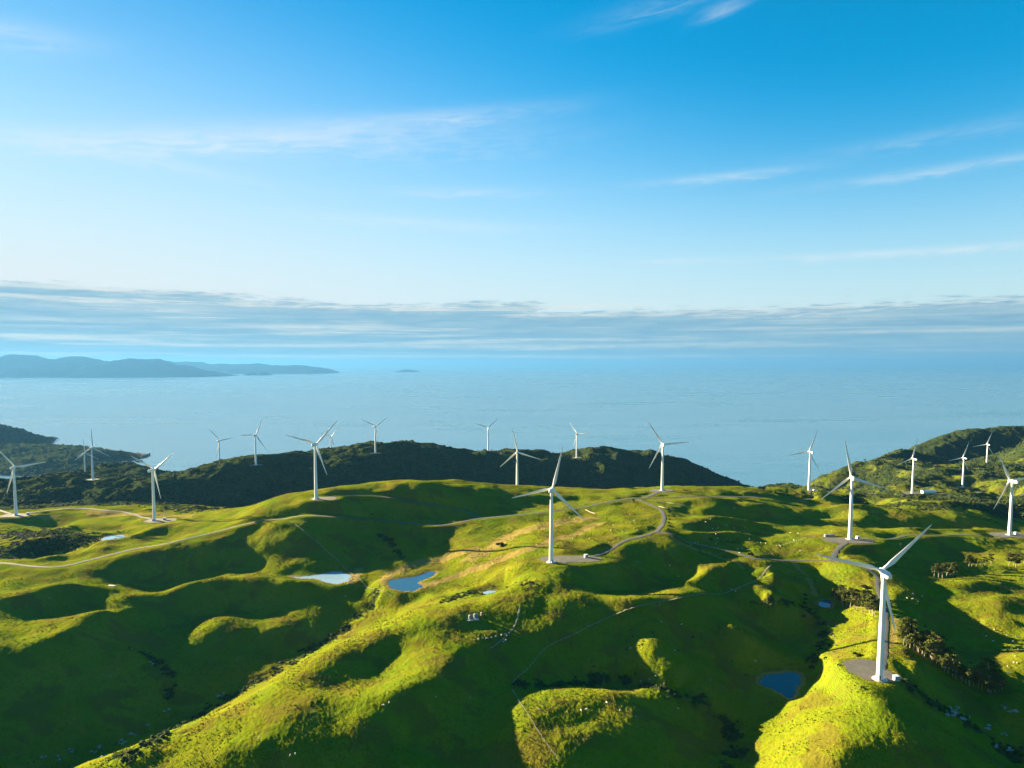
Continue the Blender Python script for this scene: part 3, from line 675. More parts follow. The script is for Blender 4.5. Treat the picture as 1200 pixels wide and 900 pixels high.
# ponds
pmat, t, b, out = new_mat('pond_water'); tc = t.n('ShaderNodeTexCoord')
t.set(b.inputs['Base Color'], (.002, .07, .15)); b.inputs['Roughness'].default_value = .08; b.inputs['IOR'].default_value = 1.33
t.set(b.inputs['Normal'], t.n('ShaderNodeBump', i_Height=t.noise(tc.outputs['Object'], .9, 4, .6), i_Strength=.25, i_Distance=.06))
pale, t, b, out = new_mat('sky_sheen_pond_water'); t.set(b.inputs['Base Color'], (.26, .40, .50)); b.inputs['Roughness'].default_value = .12; b.inputs['IOR'].default_value = 1.33  # low-angle sky reflection painted in as a paler base colour
dkp, t, b, out = new_mat('shaded_pond_water'); t.set(b.inputs['Base Color'], (.001, .030, .055)); b.inputs['Roughness'].default_value = .15; b.inputs['IOR'].default_value = 1.33  # shade painted in: a darker copy of the pond water colour
for lab, Pp, lz in POND_DATA:
    bm = bmesh.new(); c = Pp.mean(0); vs = [bm.verts.new((p[0] + (p[0] - c[0]) * .05, p[1] + (p[1] - c[1]) * .05, lz)) for p in Pp]
    f_ = bm.faces.new(vs); bmesh.ops.triangulate(bm, faces=[f_]); me_ = from_bm('pond', bm)
    if me_.polygons[0].normal.z < 0: me_.flip_normals()
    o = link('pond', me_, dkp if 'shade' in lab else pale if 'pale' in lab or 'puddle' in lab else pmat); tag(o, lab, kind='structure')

# ------------------------------------------------------------------ sea, far land, haze
smat, t, b, out = new_mat('sea_water'); tc = t.n('ShaderNodeTexCoord'); P = tc.outputs['Object']
mp = t.n('ShaderNodeMapping'); t.set(mp.inputs[0], P); mp.inputs['Scale'].default_value = (.35, 1, 1); mp.inputs['Rotation'].default_value = (0, 0, radians(12))
big = t.noise(mp.outputs[0], .0011, 6, .62, .5)
slick = t.ss(big, .50, .66)
t.set(b.inputs['Base Color'], t.mix(t.ss(big, .35, .6), SEA1, SEA2)); b.inputs['IOR'].default_value = 1.33
t.set(b.inputs['Roughness'], t.m('ADD', .20, t.m('MULTIPLY', slick, .10)))
hh = t.m('ADD', t.m('MULTIPLY', t.noise(P, .03, 6, .7), 4.), t.noise(P, .25, 3, .7))
t.set(b.inputs['Normal'], t.n('ShaderNodeBump', i_Height=hh, i_Strength=.015, i_Distance=.3))
rs = np.r_[1.0, np.geomspace(50, 150000, 60)]; ta = np.radians(np.linspace(-180, 180, 145)); A, B = np.meshgrid(rs, ta, indexing='ij')
tag(link('sea', mesh_np('sea', np.stack([(A * np.sin(B)).ravel(), (A * np.cos(B)).ravel(), np.zeros(A.size)], 1), grid_faces(61, 145)[:, ::-1]), smat), kind='structure')
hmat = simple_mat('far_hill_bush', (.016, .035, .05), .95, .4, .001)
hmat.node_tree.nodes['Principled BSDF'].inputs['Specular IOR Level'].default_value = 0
def far_land(name, uv_top, D, depth, seed):
    """a range of hills that stands D metres off: its skyline heights, then slopes down to the water before and behind"""
    uv = np.array(uv_top, float); u = np.arange(uv[0, 0], uv[-1, 0] + .01, 1.5)
    top = np.interp(u, uv[:, 0], uv[:, 1]); x = (u - 600) * D * 1.004 / F; H = np.maximum(CAM_Z - D * kk(top), 0)
    rows = 41; s_ = np.linspace(-1, 1, rows)
    XX, SS = np.meshgrid(x, s_); HH = np.broadcast_to(H, XX.shape) * (1 + .22 * fbm(XX / 1500., SS * depth / 1500., 4, seed)); YY = D + SS * depth * (.6 + .6 * HH / (H.max() + 1))
    prof = np.clip(1 - np.abs(SS) ** 1.3, 0, 1) * (1 + .10 * fbm(XX / 2300., YY / 2300., 4, seed + 5) * (np.abs(SS) > .02)); ZZ = HH * prof - 12
    me = mesh_np(name, np.stack([XX.ravel(), YY.ravel(), ZZ.ravel()], 1), grid_faces(rows, len(x))); tag(link(name, me, hmat), kind='structure')
far_land('far_hills', [(-260,420),(-200,410),(-150,418),(-100,413),(-50,417),(0,418),(20,419),(42,418),(60,420),(85,418.5),(110,421),(130,423),(150,420),(170,421),(190,423),(205,427),(222,430),(245,434),(258,437),(262,440)], 30000, 3600, 3)
far_land('far_hills', [(150,424),(200,423),(240,426),(270,427),(300,426),(330,428),(360,429),(380,430),(386,432)], 41000, 3500, 8)
far_land('far_island', [(292,437.6),(296,436.6),(302,437.4)], 33000, 700, 12)
far_land('far_island', [(305,437.6),(310,435.4),(314,435.8),(317,437.6)], 33000, 700, 15)
far_land('far_island', [(466,434.6),(474,433.2),(480,432.8),(486,433.6),(492,434.6)], 48000, 1500, 19)

hz, t, b, out = new_mat('haze'); t.nt.nodes.remove(b)
pv = t.n('ShaderNodeVolumePrincipled'); pv.inputs['Color'].default_value = (*HAZE_COL, 1); pv.inputs['Density'].default_value = HAZE_D; pv.inputs['Anisotropy'].default_value = HAZE_G
t.nt.links.new(pv.outputs[0], out.inputs['Volume'])
bm = bmesh.new(); bmesh.ops.create_cube(bm, size=1, matrix=Matrix.Translation((0, 0, (HAZE_TOP - 105) / 2)) @ Matrix.Diagonal((310000, 310000, HAZE_TOP + 105, 1)))
tag(link('haze', from_bm('haze', bm), hz), kind='stuff')
# ------------------------------------------------------------------ wind turbines
def paint_mat(name, col, rough):
    m, t, b, out = new_mat(name); tc = t.n('ShaderNodeTexCoord'); P = tc.outputs['Object']
    mp = t.n('ShaderNodeMapping'); t.set(mp.inputs[0], P); mp.inputs['Scale'].default_value = (1.2, 1.2, .06)
    n = t.noise(mp.outputs[0], 1.5, 5, .6); c = t.mix(t.ss(n, .35, .75), col, tuple(x * .86 for x in col)); t.set(b.inputs['Base Color'], c)
    b.inputs['Roughness'].default_value = rough; return m
M_tower = paint_mat('white_tower_paint', (.80, .80, .78), .35); M_blade = paint_mat('white_blade_gelcoat', (.80, .80, .79), .30)
M_dark = simple_mat('dark_steel', (.06, .065, .07), .5); M_conc = simple_mat('concrete', (.42, .40, .36), .9, .2, .8, 0, .02)
def tube(bm, prof, seg, ax='z', cap=True):
    rings = []
    for (p, r) in prof:
        ring = []
        for k in range(seg):
            a = 2 * pi * k / seg; q = (r * cos(a), r * sin(a), p) if ax == 'z' else (r * cos(a), p, r * sin(a)); ring.append(bm.verts.new(q))
        rings.append(ring)
    for a, b_ in zip(rings[:-1], rings[1:]):
        for k in range(seg): bm.faces.new((a[k], a[(k + 1) % seg], b_[(k + 1) % seg], b_[k]))
    if cap: bm.faces.new(rings[0][::-1]); bm.faces.new(rings[-1])
def box(bm, cx, cy, cz, sx, sy, sz, bev=0):
    r = bmesh.ops.create_cube(bm, size=1, matrix=Matrix.Translation((cx, cy, cz)) @ Matrix.Diagonal((sx, sy, sz, 1)))
    if bev:
        es = list({e for v in r['verts'] for e in v.link_edges}); bmesh.ops.bevel(bm, geom=es, offset=bev, segments=2, affect='EDGES', profile=.6)
def smooth_me(name, bm, ang=40):
    me = from_bm(name, bm, True)
    me.set_sharp_from_angle(angle=radians(ang)); return me
HUB_H = 68.; BL = 40.2
bm = bmesh.new(); prof = [(-.6, 2.35), (.05, 2.3)]
for k in range(1, 25): zz = k / 24 * 66.2; prof.append((zz, 2.18 - .92 * (zz / 66.2) ** 1.05))
tube(bm, prof, 40); me_tower = smooth_me('tower', bm)
bm = bmesh.new()
me_flange = []
for zz in (22.1, 44.2):
    bm = bmesh.new(); tube(bm, [(zz - .09, 2.18 - .92 * (zz / 66.2) ** 1.05 + .03), (zz + .09, 2.18 - .92 * (zz / 66.2) ** 1.05 + .03)], 40); me_flange.append(smooth_me('flange', bm))
bm = bmesh.new(); box(bm, 0, -2.22, 1.9, .95, .18, 2.1, .06); me_door = smooth_me('door', bm)
bm = bmesh.new(); box(bm, 0, -3.0, .45, 1.3, 1.7, .9, .03); box(bm, .62, -3.0, 1.35, .06, 1.6, .9); box(bm, -.62, -3.0, 1.35, .06, 1.6, .9)
me_steps = smooth_me('steps', bm)
bm = bmesh.new(); tube(bm, [(-.3, 4.6), (.35, 4.4), (.42, 4.2)], 40); me_found = smooth_me('foundation', bm)
# nacelle: +Y is the rotor side
bm = bmesh.new(); secs = [(-7.6, .95, 1.15, .15), (-7.2, 1.35, 1.5, .05), (-5.5, 1.62, 1.75, 0), (-1, 1.75, 1.85, 0), (1.6, 1.7, 1.8, 0), (2.5, 1.45, 1.5, 0), (2.75, 1.2, 1.25, 0)]
rings = []
for (yy, w, h_, dz) in secs:
    ring = []
    for k in range(28):
        a = 2 * pi * k / 28; c_, s_ = cos(a), sin(a); e = (abs(c_) ** 4.5 + abs(s_) ** 4.5) ** (-1 / 4.5)
        ring.append(bm.verts.new((c_ * e * w, yy, s_ * e * h_ + dz)))
    rings.append(ring)
for a, b_ in zip(rings[:-1], rings[1:]):
    for k in range(28): bm.faces.new((a[k], b_[k], b_[(k + 1) % 28], a[(k + 1) % 28]))
bm.faces.new(rings[0]); bm.faces.new(rings[-1][::-1]); me_nac = smooth_me('nacelle', bm, 35)
bm = bmesh.new(); tube(bm, [(1.55, .04), (3.1, .03)], 6); bmesh.ops.translate(bm, verts=bm.verts, vec=(.5, -6.3, .4)); box(bm, .5, -6.3, 3.45, .7, .08, .08); me_mast = smooth_me('wind_vane', bm)
bm = bmesh.new(); box(bm, 0, -5.2, 2.0, 1.9, 1.6, .55, .08); me_cool = smooth_me('cooler', bm)
bm = bmesh.new(); tube(bm, [(2.78, 1.3), (3.0, 1.62), (4.3, 1.62), (5.0, 1.35), (5.6, .8), (5.85, .25), (5.9, .02)], 28, 'y'); me_hub = smooth_me('rotor_hub', bm, 50)
def blade_mesh():
    """root at the origin, span along +Z, chord in X, rotor axis +Y"""
    bm = bmesh.new(); rings = []; ns = 22
    for s_ in [0, .02, .045, .08, .12, .17, .22, .3, .4, .5, .6, .7, .8, .88, .94, .975, .993, 1.]:
        z_ = s_ * BL
        if s_ <= .045: ch = 1.9; th_ = 1.0
        elif s_ < .2: q = (s_ - .045) / .155; q = q * q * (3 - 2 * q); ch = 1.9 + 1.35 * q; th_ = 1.0 - .70 * q
        else:
            q = (s_ - .2) / .8; ch = 3.25 - 2.55 * q ** .82; th_ = .30 - .16 * q
            if s_ > .94: ch *= max(.16, 1 - ((s_ - .94) / .06) ** 2 * .85)
        tw = radians(16) * (1 - min(1, s_ / .85)) ** 1.6 + radians(2); le = -.30 * ch if s_ > .1 else -.30 * ch - (.2 * ch) * (1 - s_ / .1)
        ring = []
        for k in range(ns):
            a = 2 * pi * k / ns; cx_ = (1 - cos(a)) / 2; yy = sin(a)
            air = (1.45 * math.sqrt(max(cx_, 0)) * (1 - cx_) ** .9 if th_ < .99 else abs(yy) / 2)
            bl_ = min(1, max(0, (s_ - .045) / .155)); rnd_ = math.sqrt(max(cx_ * (1 - cx_), 0))
            half = ((1 - bl_) * rnd_ + bl_ * 1.18 * math.sqrt(cx_) * (1 - cx_) ** .95) * ch * th_ * (1 if yy > 0 else -.75)
            if abs(yy) < 1e-6: half = 0
            X_ = le + cx_ * ch; X_ += ch * (-.2 if s_ < 0 else 0); Y_ = half
            xr = X_ * cos(tw) + Y_ * sin(tw); yr = -X_ * sin(tw) + Y_ * cos(tw)
            ring.append(bm.verts.new((xr, yr + 1.1 * s_ ** 2, z_ + .9)))
        rings.append(ring)
    for a, b_ in zip(rings[:-1], rings[1:]):
        for k in range(ns): bm.faces.new((a[k], a[(k + 1) % ns], b_[(k + 1) % ns], b_[k]))
    bm.faces.new(rings[0][::-1]); bm.faces.new(rings[-1]); return smooth_me('blade', bm, 60)
me_blade = blade_mesh()
TL = ['nearest and largest white wind turbine on a gravel pad at lower right', 'white wind turbine on a gravel pad just right of the centre of the valley',
 'white wind turbine on the gravel junction pad behind the nearest turbine', 'white wind turbine on the green crest left of centre, above the middle road',
 'white wind turbine left of the dark ridge, beside the small pale pond', 'white wind turbine cut by the left edge of the photo, on a gravel pad',
 'right one of two overlapping turbines on the left bush hill', 'left, smaller one of two overlapping turbines on the left bush hill',
 'small far turbine at the left end of the dark sea ridge', 'far turbine behind the left shoulder of the dark sea ridge, against the sea',
 'tiny far turbine seen behind the blades of the crest turbine left of centre', 'far turbine on the dark sea ridge above the grassy knoll',
 'far turbine at the middle of the dark sea ridge skyline', 'white turbine whose foot hides behind the green crest in front of the dark ridge',
 'far turbine on the right half of the dark sea ridge, one blade edge-on', 'white turbine on the road junction knoll before the right end of the dark ridge',
 'white turbine standing by the coast track where sea meets the right hills', 'white turbine below the gullied coastal ridge, by a gravel yard',
 'far turbine beside a round dark bush on the right hills', 'farthest turbine on the right, on the slope of the coastal ridge',
 'white turbine at the right edge of the photo at the end of a gravel road']
turbines = []
for i, (u, v, D, yaw, ph) in enumerate(TURB):
    x, y, z = TPOS[i]; root = empty('wind_turbine', (x, y, z + .1)); tag(root, TL[i], 'wind turbine', 'wind turbines on the hills')
    link('foundation', me_found, M_conc, root)
    tw = link('tower', me_tower, M_tower, root); rot = radians(-25 + 37 * (i % 4))
    if D < 1250:
        link('flange', me_flange[0], M_tower, tw); link('flange', me_flange[1], M_tower, tw)
        d_ = link('door', me_door, M_dark, tw); d_.rotation_euler.z = rot; s_ = link('steps', me_steps, M_conc, tw); s_.rotation_euler.z = rot
    yw = radians(-yaw)
    def put(o, loc=(0, 0, 0), M=Matrix()):
        o.matrix_local = Matrix.Translation((0, 0, HUB_H)) @ Matrix.Rotation(yw, 4, 'Z') @ Matrix.Rotation(radians(5), 4, 'X') @ M
    nc = link('nacelle', me_nac, M_tower, root); put(nc)
    if D < 1250:
        link('wind_vane', me_mast, M_dark, nc); link('cooler', me_cool, M_tower, nc)
    hb = link('rotor_hub', me_hub, M_blade, root); put(hb)
    for k in range(3):
        bl = link('blade', me_blade, M_blade, root); put(bl, M=Matrix.Translation((0, 3.65, 0)) @ Matrix.Rotation(radians(90 - (ph + 120 * k)), 4, 'Y'))
    turbines.append(root)
# ------------------------------------------------------------------ living things and farm things
RND = random.Random(7)
M_bark = simple_mat('pine_bark', (.30, .25, .19), .95, .35, 1.5, 0, .05)
def leaf_mat(name, a, b_):
    m, t, b, out = new_mat(name); tc = t.n('ShaderNodeTexCoord'); n = t.noise(tc.outputs['Object'], .45, 4, .65)
    inf = t.n('ShaderNodeObjectInfo'); c = t.mix(t.ss(n, .36, .66), a, b_)
    c = t.mix(t.m('MULTIPLY', inf.outputs['Random'], .35), c, tuple(x * .6 for x in a))
    t.set(b.inputs['Base Color'], c); b.inputs['Roughness'].default_value = .8; b.inputs['Specular IOR Level'].default_value = .05; return m
M_pine = leaf_mat('pine_needles', (.052, .075, .014), (.14, .145, .028))
M_gorse = leaf_mat('bush_leaves', (.022, .040, .010), (.060, .070, .014))
def leaves(name, centres, n, size, seed):
    """many small leaf-clump quads in uneven lobes: centres = (x,y,z,rx,ry,rz)"""
    rg = np.random.default_rng(seed); C = np.array(centres, float); wts = (C[:, 3] * C[:, 4] * C[:, 5]) ** .7; wts /= wts.sum()
    k = rg.choice(len(C), n, p=wts); d = rg.normal(size=(n, 3)); d /= np.linalg.norm(d, axis=1)[:, None]; rad = rg.random(n) ** .45
    p = C[k, :3] + d * rad[:, None] * C[k, 3:6]; a = rg.normal(size=(n, 3)); a /= np.linalg.norm(a, axis=1)[:, None]
    b2 = np.cross(a, rg.normal(size=(n, 3))); b2 /= np.linalg.norm(b2, axis=1)[:, None]; s_ = size * (.6 + .8 * rg.random((n, 1)))
    V = np.stack([p - a * s_ - b2 * s_ * .55, p + a * s_ - b2 * s_ * .45, p + a * s_ * .9 + b2 * s_ * .55, p - a * s_ * .8 + b2 * s_ * .5], 1).reshape(-1, 3)
    return mesh_np(name, V, np.arange(n * 4).reshape(-1, 4), False)
def limb(bm, p0, p1, r0, r1, seg=6):
    p0 = Vector(p0); p1 = Vector(p1); ax = (p1 - p0).normalized(); s_ = ax.orthogonal().normalized(); u_ = ax.cross(s_); rs_ = []
    for p, r in ((p0, r0), (p1, r1)): rs_.append([bm.verts.new(p + (s_ * cos(2 * pi * k / seg) + u_ * sin(2 * pi * k / seg)) * r) for k in range(seg)])
    for k in range(seg): bm.faces.new((rs_[0][k], rs_[0][(k + 1) % seg], rs_[1][(k + 1) % seg], rs_[1][k]))
    bm.faces.new(rs_[0][::-1]); bm.faces.new(rs_[1])
PINES = []
for s_ in range(5):
    r_ = random.Random(50 + s_); H = 12 + r_.random() * 3; bm = bmesh.new(); px_, py_ = 0, 0; segs = []
    for k in range(7):
        z0, z1 = k * H / 7 - (.6 if k == 0 else 0), (k + 1) * H / 7; nx, ny = px_ + r_.uniform(-.3, .45), py_ + r_.uniform(-.3, .3)
        limb(bm, (px_, py_, z0), (nx, ny, z1), .42 * (1 - k / 8), .42 * (1 - (k + 1) / 8), 7); px_, py_ = nx, ny; segs.append((px_, py_, z1))
    lob = []
    for k in range(11):
        q = segs[r_.randint(2, 6)]; a = r_.random() * 6.28; l_ = r_.uniform(1.8, 3.6) * (1.15 - q[2] / H * .35); e = (q[0] + cos(a) * l_, q[1] + sin(a) * l_, q[2] + r_.uniform(.3, 1.3))
        limb(bm, q, e, .14, .05, 5); lob.append((*e, r_.uniform(1.6, 2.9), r_.uniform(1.6, 2.9), r_.uniform(.7, 1.3)))
    for k in range(4): a = r_.random() * 6.28; limb(bm, (segs[1][0], segs[1][1], H * r_.uniform(.2, .42)), (segs[1][0] + cos(a) * 1.6, segs[1][1] + sin(a) * 1.6, H * r_.uniform(.3, .5)), .09, .03, 4)
    lob.append((px_, py_, H + .2, 1.7, 1.7, .9))
    PINES.append((smooth_me('trunk', bm, 60), leaves('crown', lob, 2600, .34, s_), H))
BUSH = []
for s_ in range(4):
    r_ = random.Random(90 + s_); lob = [(r_.uniform(-1.6, 1.6), r_.uniform(-1.6, 1.6), r_.uniform(.7, 1.9), r_.uniform(.9, 1.6), r_.uniform(.9, 1.6), r_.uniform(.7, 1.2)) for k in range(6)]
    bm = bmesh.new()
    for l_ in lob: limb(bm, (0, 0, -.4), (l_[0] * .8, l_[1] * .8, l_[2]), .12, .05, 5)
    BUSH.append((smooth_me('stem', bm, 60), leaves('leaves', lob, 900, .22, 40 + s_)))
def place_uv(uv): return on_ground(uv, ground)
def pines(uv, label, group, sc=(.85, 1.15)):
    sc = (sc[0] * .72, sc[1] * 1.08)
    for i, p in enumerate(place_uv(uv)):
        tr, cr, H = PINES[RND.randrange(5)]; o = empty('pine_tree', (p[0], p[1], p[2] - .1), RND.random() * 6.28); s_ = RND.uniform(*sc); o.scale = (s_, s_, s_ * RND.uniform(.9, 1.1))
        tag(o, label, 'tree', group); link('trunk', tr, M_bark, o); link('crown', cr, M_pine, o)
def line_uv(P, n, jit):
    P = np.array(P, float); L = np.r_[0, np.cumsum(np.hypot(*np.diff(P, axis=0).T))]; s_ = np.linspace(0, L[-1], n)
    return [(np.interp(a, L, P[:, 0]) + RND.uniform(-jit, jit), np.interp(a, L, P[:, 1]) + RND.uniform(-jit, jit) * .6) for a in s_]
pines(line_uv([(978,704),(990,710),(1004,715),(1026,722)], 13, 1.5) + line_uv([(986,698),(1000,703),(1014,708),(1026,712)], 9, 2), 'pine in the clump left of the nearest turbine, above the tiny blue pond', 'pine clump left of the nearest turbine', (.75, 1.0))
pines(line_uv([(1060,756),(1075,764),(1090,773),(1104,784)], 14, 1.5) + line_uv([(1062,748),(1080,755),(1096,766),(1108,778)], 9, 2), 'pine in the upper part of the shelter belt right of the nearest turbine', 'upper shelter belt pines', (.75, 1.0))
pines(line_uv([(1108,787),(1120,795),(1132,801),(1142,805)], 9, 1.5), 'pine in the middle of the shelter belt right of the nearest turbine', 'middle shelter belt pines', (.75, 1.0))
pines(line_uv([(1148,806),(1156,811),(1166,813),(1174,808)], 8, 2) + [(1158,799),(1168,800)], 'pine at the lower end of the shelter belt, near the right edge', 'lower shelter belt pines', (.75, 1.0))
pines(line_uv([(1096,677),(1105,677),(1114,676),(1123,673)], 7, 1.5), 'pine in the small clump on the slope under the right turbine, upper left one', 'slope pine clump', (.7, .9))
pines(line_uv([(1134,664),(1145,664),(1160,661)], 6, 1.5), 'pine in the small clump between the slope clump and the right edge', 'middle slope pines', (.6, .85))
pines(line_uv([(1182,663),(1192,664),(1199,661)], 5, 1.5), 'pine at the right edge of the photo below the gravel road', 'right edge pines', (.7, .95))
def bushes(items, group=None):
    for (u, v, s_, lab) in items:
        p = place_uv([(u, v)])[0]; st, lf = BUSH[RND.randrange(4)]; o = empty('bush', (p[0], p[1], p[2] - .1), RND.random() * 6.28); o.scale = (s_, s_, s_ * .9)
        tag(o, lab, 'bush', group); link('stem', st, M_bark, o); link('leaves', lf, M_gorse, o)
bushes([(1138,576,3.2,'big round dark bush beside the far turbine on the right hills'), (893,574,2.6,'dark round bush on the skyline where the sea meets the grass'), (1004,769,1.1,'bush at the upper left corner of the nearest gravel pad'),
        (952,784,1.0,'bush on the lit slope just above the shaded pond'), (586,640,1.6,'dark bush on the tan rough strip in the middle'), (880,651,1.3,'dark bush by the gravel road in the right middle'), (833,633,.9,'small bush beside the road below the junction'),
        (1062,765,.9,'bush between the nearest pad and the pine belt')])
bushes([(784 + RND.uniform(-1, 1), v, .7, 'young tree in the short planted row below the road junction') for v in range(597, 627, 4)], 'planted row below the junction')
bushes([(944 + RND.uniform(-4, 4), v, .8, 'low bush in the dark gully left of the pine clump') for v in range(698, 726, 5)], 'gully bushes left of the pine clump')

# scrub cover: nobody could count it
def blob_template(seed):
    bm = bmesh.new(); bmesh.ops.create_icosphere(bm, subdivisions=2, radius=1); r_ = random.Random(seed)
    for v in bm.verts: v.co *= r_.uniform(.72, 1.2); v.co.z = v.co.z * .75 + .25
    V = np.array([v.co[:] for v in bm.verts]); bm.verts.index_update(); Fc = np.array([[v.index for v in f.verts] for f in bm.faces]); bm.free(); return V, Fc
TB = [blob_template(k) for k in range(4)]
def scatter(name, pts, sizes, mat, label=None):
    Vs, Fs, off = [], [], 0
    for p, s_ in zip(pts, sizes):
        V, Fc = TB[RND.randrange(4)]; a = RND.random() * 6.28; ca_, sa_ = cos(a), sin(a)
        q = V * np.array([s_, s_, s_ * RND.uniform(.6, .95)]); q = np.stack([q[:, 0] * ca_ - q[:, 1] * sa_, q[:, 0] * sa_ + q[:, 1] * ca_, q[:, 2]], 1) + p
        Vs.append(q); Fs.append(Fc + off); off += len(V)
    o = link(name, mesh_np(name, np.vstack(Vs), np.vstack(Fs), False), mat); tag(o, label, kind='stuff'); return o
M_scrub, t, b, out = new_mat('scrub'); tc = t.n('ShaderNodeTexCoord'); n_ = t.noise(tc.outputs['Object'], .06, 4, .6); n2_ = t.noise(tc.outputs['Object'], .9, 3, .6)
c = t.mix(t.ss(n_, .38, .62), (.010, .030, .010), (.034, .050, .013)); c = t.mix(t.m('MULTIPLY', n2_, .6), c, (.075, .078, .020)); t.set(b.inputs['Base Color'], c)
b.inputs['Roughness'].default_value = .9; b.inputs['Specular IOR Level'].default_value = .03
rg = np.random.default_rng(3)
vis = np.nonzero((gm[:, 0] > .35) & (gx ** 2 + gy ** 2 < 2700 ** 2) & (gy > 260) & (gz > 8) & (np.abs(np.arctan2(gx, gy)) < .72) & (np.minimum(g_road, g_pad) > 5))[0]
rr_ = np.hypot(gx[vis], gy[vis]); wt = rr_ * rr_ * gm[vis, 0]; far_ = rr_ > 1150
sel = np.r_[rg.choice(vis[far_], 15000, False, wt[far_] / wt[far_].sum()), rg.choice(vis[~far_], 3400, False, wt[~far_] / wt[~far_].sum())]
px_ = gx[sel] + rg.uniform(-2, 2, len(sel)); py_ = gy[sel] + rg.uniform(-2, 2, len(sel)); sz = np.where(np.hypot(px_, py_) > 1150, rg.uniform(1.2, 3.6, len(sel)), rg.uniform(.3, 1., len(sel)) ** 1.5 * 1.7)
scatter('scrub', np.stack([px_, py_, gz[sel] - .1], 1), sz, M_scrub)
# tussocks of rougher grass on the nearer slopes
vis = np.nonzero((np.hypot(gx, gy) < 820) & (gy > 300) & (np.abs(np.arctan2(gx, gy)) < .70) & (np.minimum(g_road, g_pad) > 3) & (g_wet > 1) & (vnoise(gx / 26., gy / 26., 5) + .5 * vnoise(gx / 7., gy / 7., 9) > .05))[0]
wt = np.hypot(gx[vis], gy[vis]) ** 2; sel = rg.choice(vis, 26000, False, wt / wt.sum())
M_tus, t, b, out = new_mat('tussock'); tc = t.n('ShaderNodeTexCoord'); n_ = t.noise(tc.outputs['Object'], .5, 4, .6)
t.set(b.inputs['Base Color'], t.mix(t.ss(n_, .4, .62), (.085, .115, .008), (.19, .18, .02))); b.inputs['Roughness'].default_value = .95; b.inputs['Specular IOR Level'].default_value = 0
def tufts(name, pts, mat):
    n = len(pts); k = 5; Vs = np.empty((n, k, 3, 3), np.float32); a = rg.uniform(0, 2 * pi, (n, k)); h_ = rg.uniform(.25, .70, (n, k)); w_ = rg.uniform(.25, .5, (n, k)); le = rg.uniform(.1, .5, (n, k))
    ca_, sa_ = np.cos(a), np.sin(a); P = np.asarray(pts)[:, None]
    Vs[:, :, 0] = P + np.stack([-sa_ * w_, ca_ * w_, 0 * a - .1], -1); Vs[:, :, 1] = P + np.stack([sa_ * w_, -ca_ * w_, 0 * a - .1], -1); Vs[:, :, 2] = P + np.stack([ca_ * le, sa_ * le, h_], -1)
    o = link(name, mesh_np(name, Vs.reshape(-1, 3), np.arange(n * k * 3).reshape(-1, 3), False), mat); tag(o, kind='stuff')
tufts('tussock_grass', np.stack([gx[sel] + rg.uniform(-.6, .6, len(sel)), gy[sel] + rg.uniform(-.6, .6, len(sel)), gz[sel]], 1), M_tus)

# rocks
M_rock = simple_mat('pale_rock', (.24, .25, .24), .9, .3, .9, 0, .08)
ROCKM = []
for k in range(4):
    bm = bmesh.new(); bmesh.ops.create_icosphere(bm, subdivisions=2, radius=1); r_ = random.Random(k + 20); ax_ = [Vector((r_.gauss(0, 1), r_.gauss(0, 1), r_.gauss(0, 1))).normalized() for _ in range(7)]
    for v in bm.verts:
        for a in ax_:
            d = v.co.dot(a) - .72
            if d > 0: v.co -= a * d
        v.co *= r_.uniform(.95, 1.05); v.co.z *= .65; v.co.x *= 1.25
    ROCKM.append(from_bm('rock', bm))
def rocks(uv, label, group, s0=.5, s1=1.3):
    for p in place_uv(uv):
        o = link('rock', ROCKM[RND.randrange(4)], M_rock); o.location = (p[0], p[1], p[2] + .1); s_ = RND.uniform(s0, s1); o.scale = (s_, s_ * RND.uniform(.7, 1.1), s_); o.rotation_euler = (RND.uniform(-.2, .2), RND.uniform(-.2, .2), RND.random() * 6.28); tag(o, label, 'rock', group)
jit = lambda L, n, a: [(u + RND.uniform(-a, a), v + RND.uniform(-a, a) * .6) for (u, v) in L for _ in range(n)]
rocks(jit([(52,888),(69,888),(86,880),(110,881),(117,875),(122,884),(139,869),(146,870),(155,861),(175,848),(197,834)], 3, 5), 'pale rock in the deep shaded ravine at the lower left', 'rocks in the lower left ravine')
rocks([(154,760),(176,776),(179,778),(255,816),(258,815),(262,812),(58,701),(228,680),(222,652)], 'lone pale rock on the dark left slopes', 'scattered rocks on the left slopes')
rocks(jit([(1114,836),(1122,838),(1130,842),(1118,830)], 5, 5), 'grey rock in the outcrop right of the nearest pad, below the pines', 'outcrop below the pine belt', .6, 1.5)
rocks(jit([(1170,875),(1180,877),(1190,878),(1177,860),(1155,852)], 3, 4), 'pale rock near the lower right corner', 'rocks near the lower right corner')
rocks(jit([(1177,828),(1187,835),(1192,832)], 3, 4), 'cream rock on the lit patch by the right edge', 'rocks on the lit right patch')
rocks([(556,750),(561,749),(566,748),(571,748),(576,747),(581,746),(588,744),(592,743),(590,752),(593,750)], 'rock in the row below the three water tanks', 'row of rocks below the tanks')
rocks(jit([(752,797),(762,796),(832,796),(770,792)], 2, 4), 'pale rock along the dark hollow left of the shaded pond', 'rocks by the dark hollow', .4, .9)
rocks([(410,681),(413,679),(408,684),(371,675)], 'rock on the bank of the pale silvery pond', 'rocks at the silvery pond', .8, 1.6)

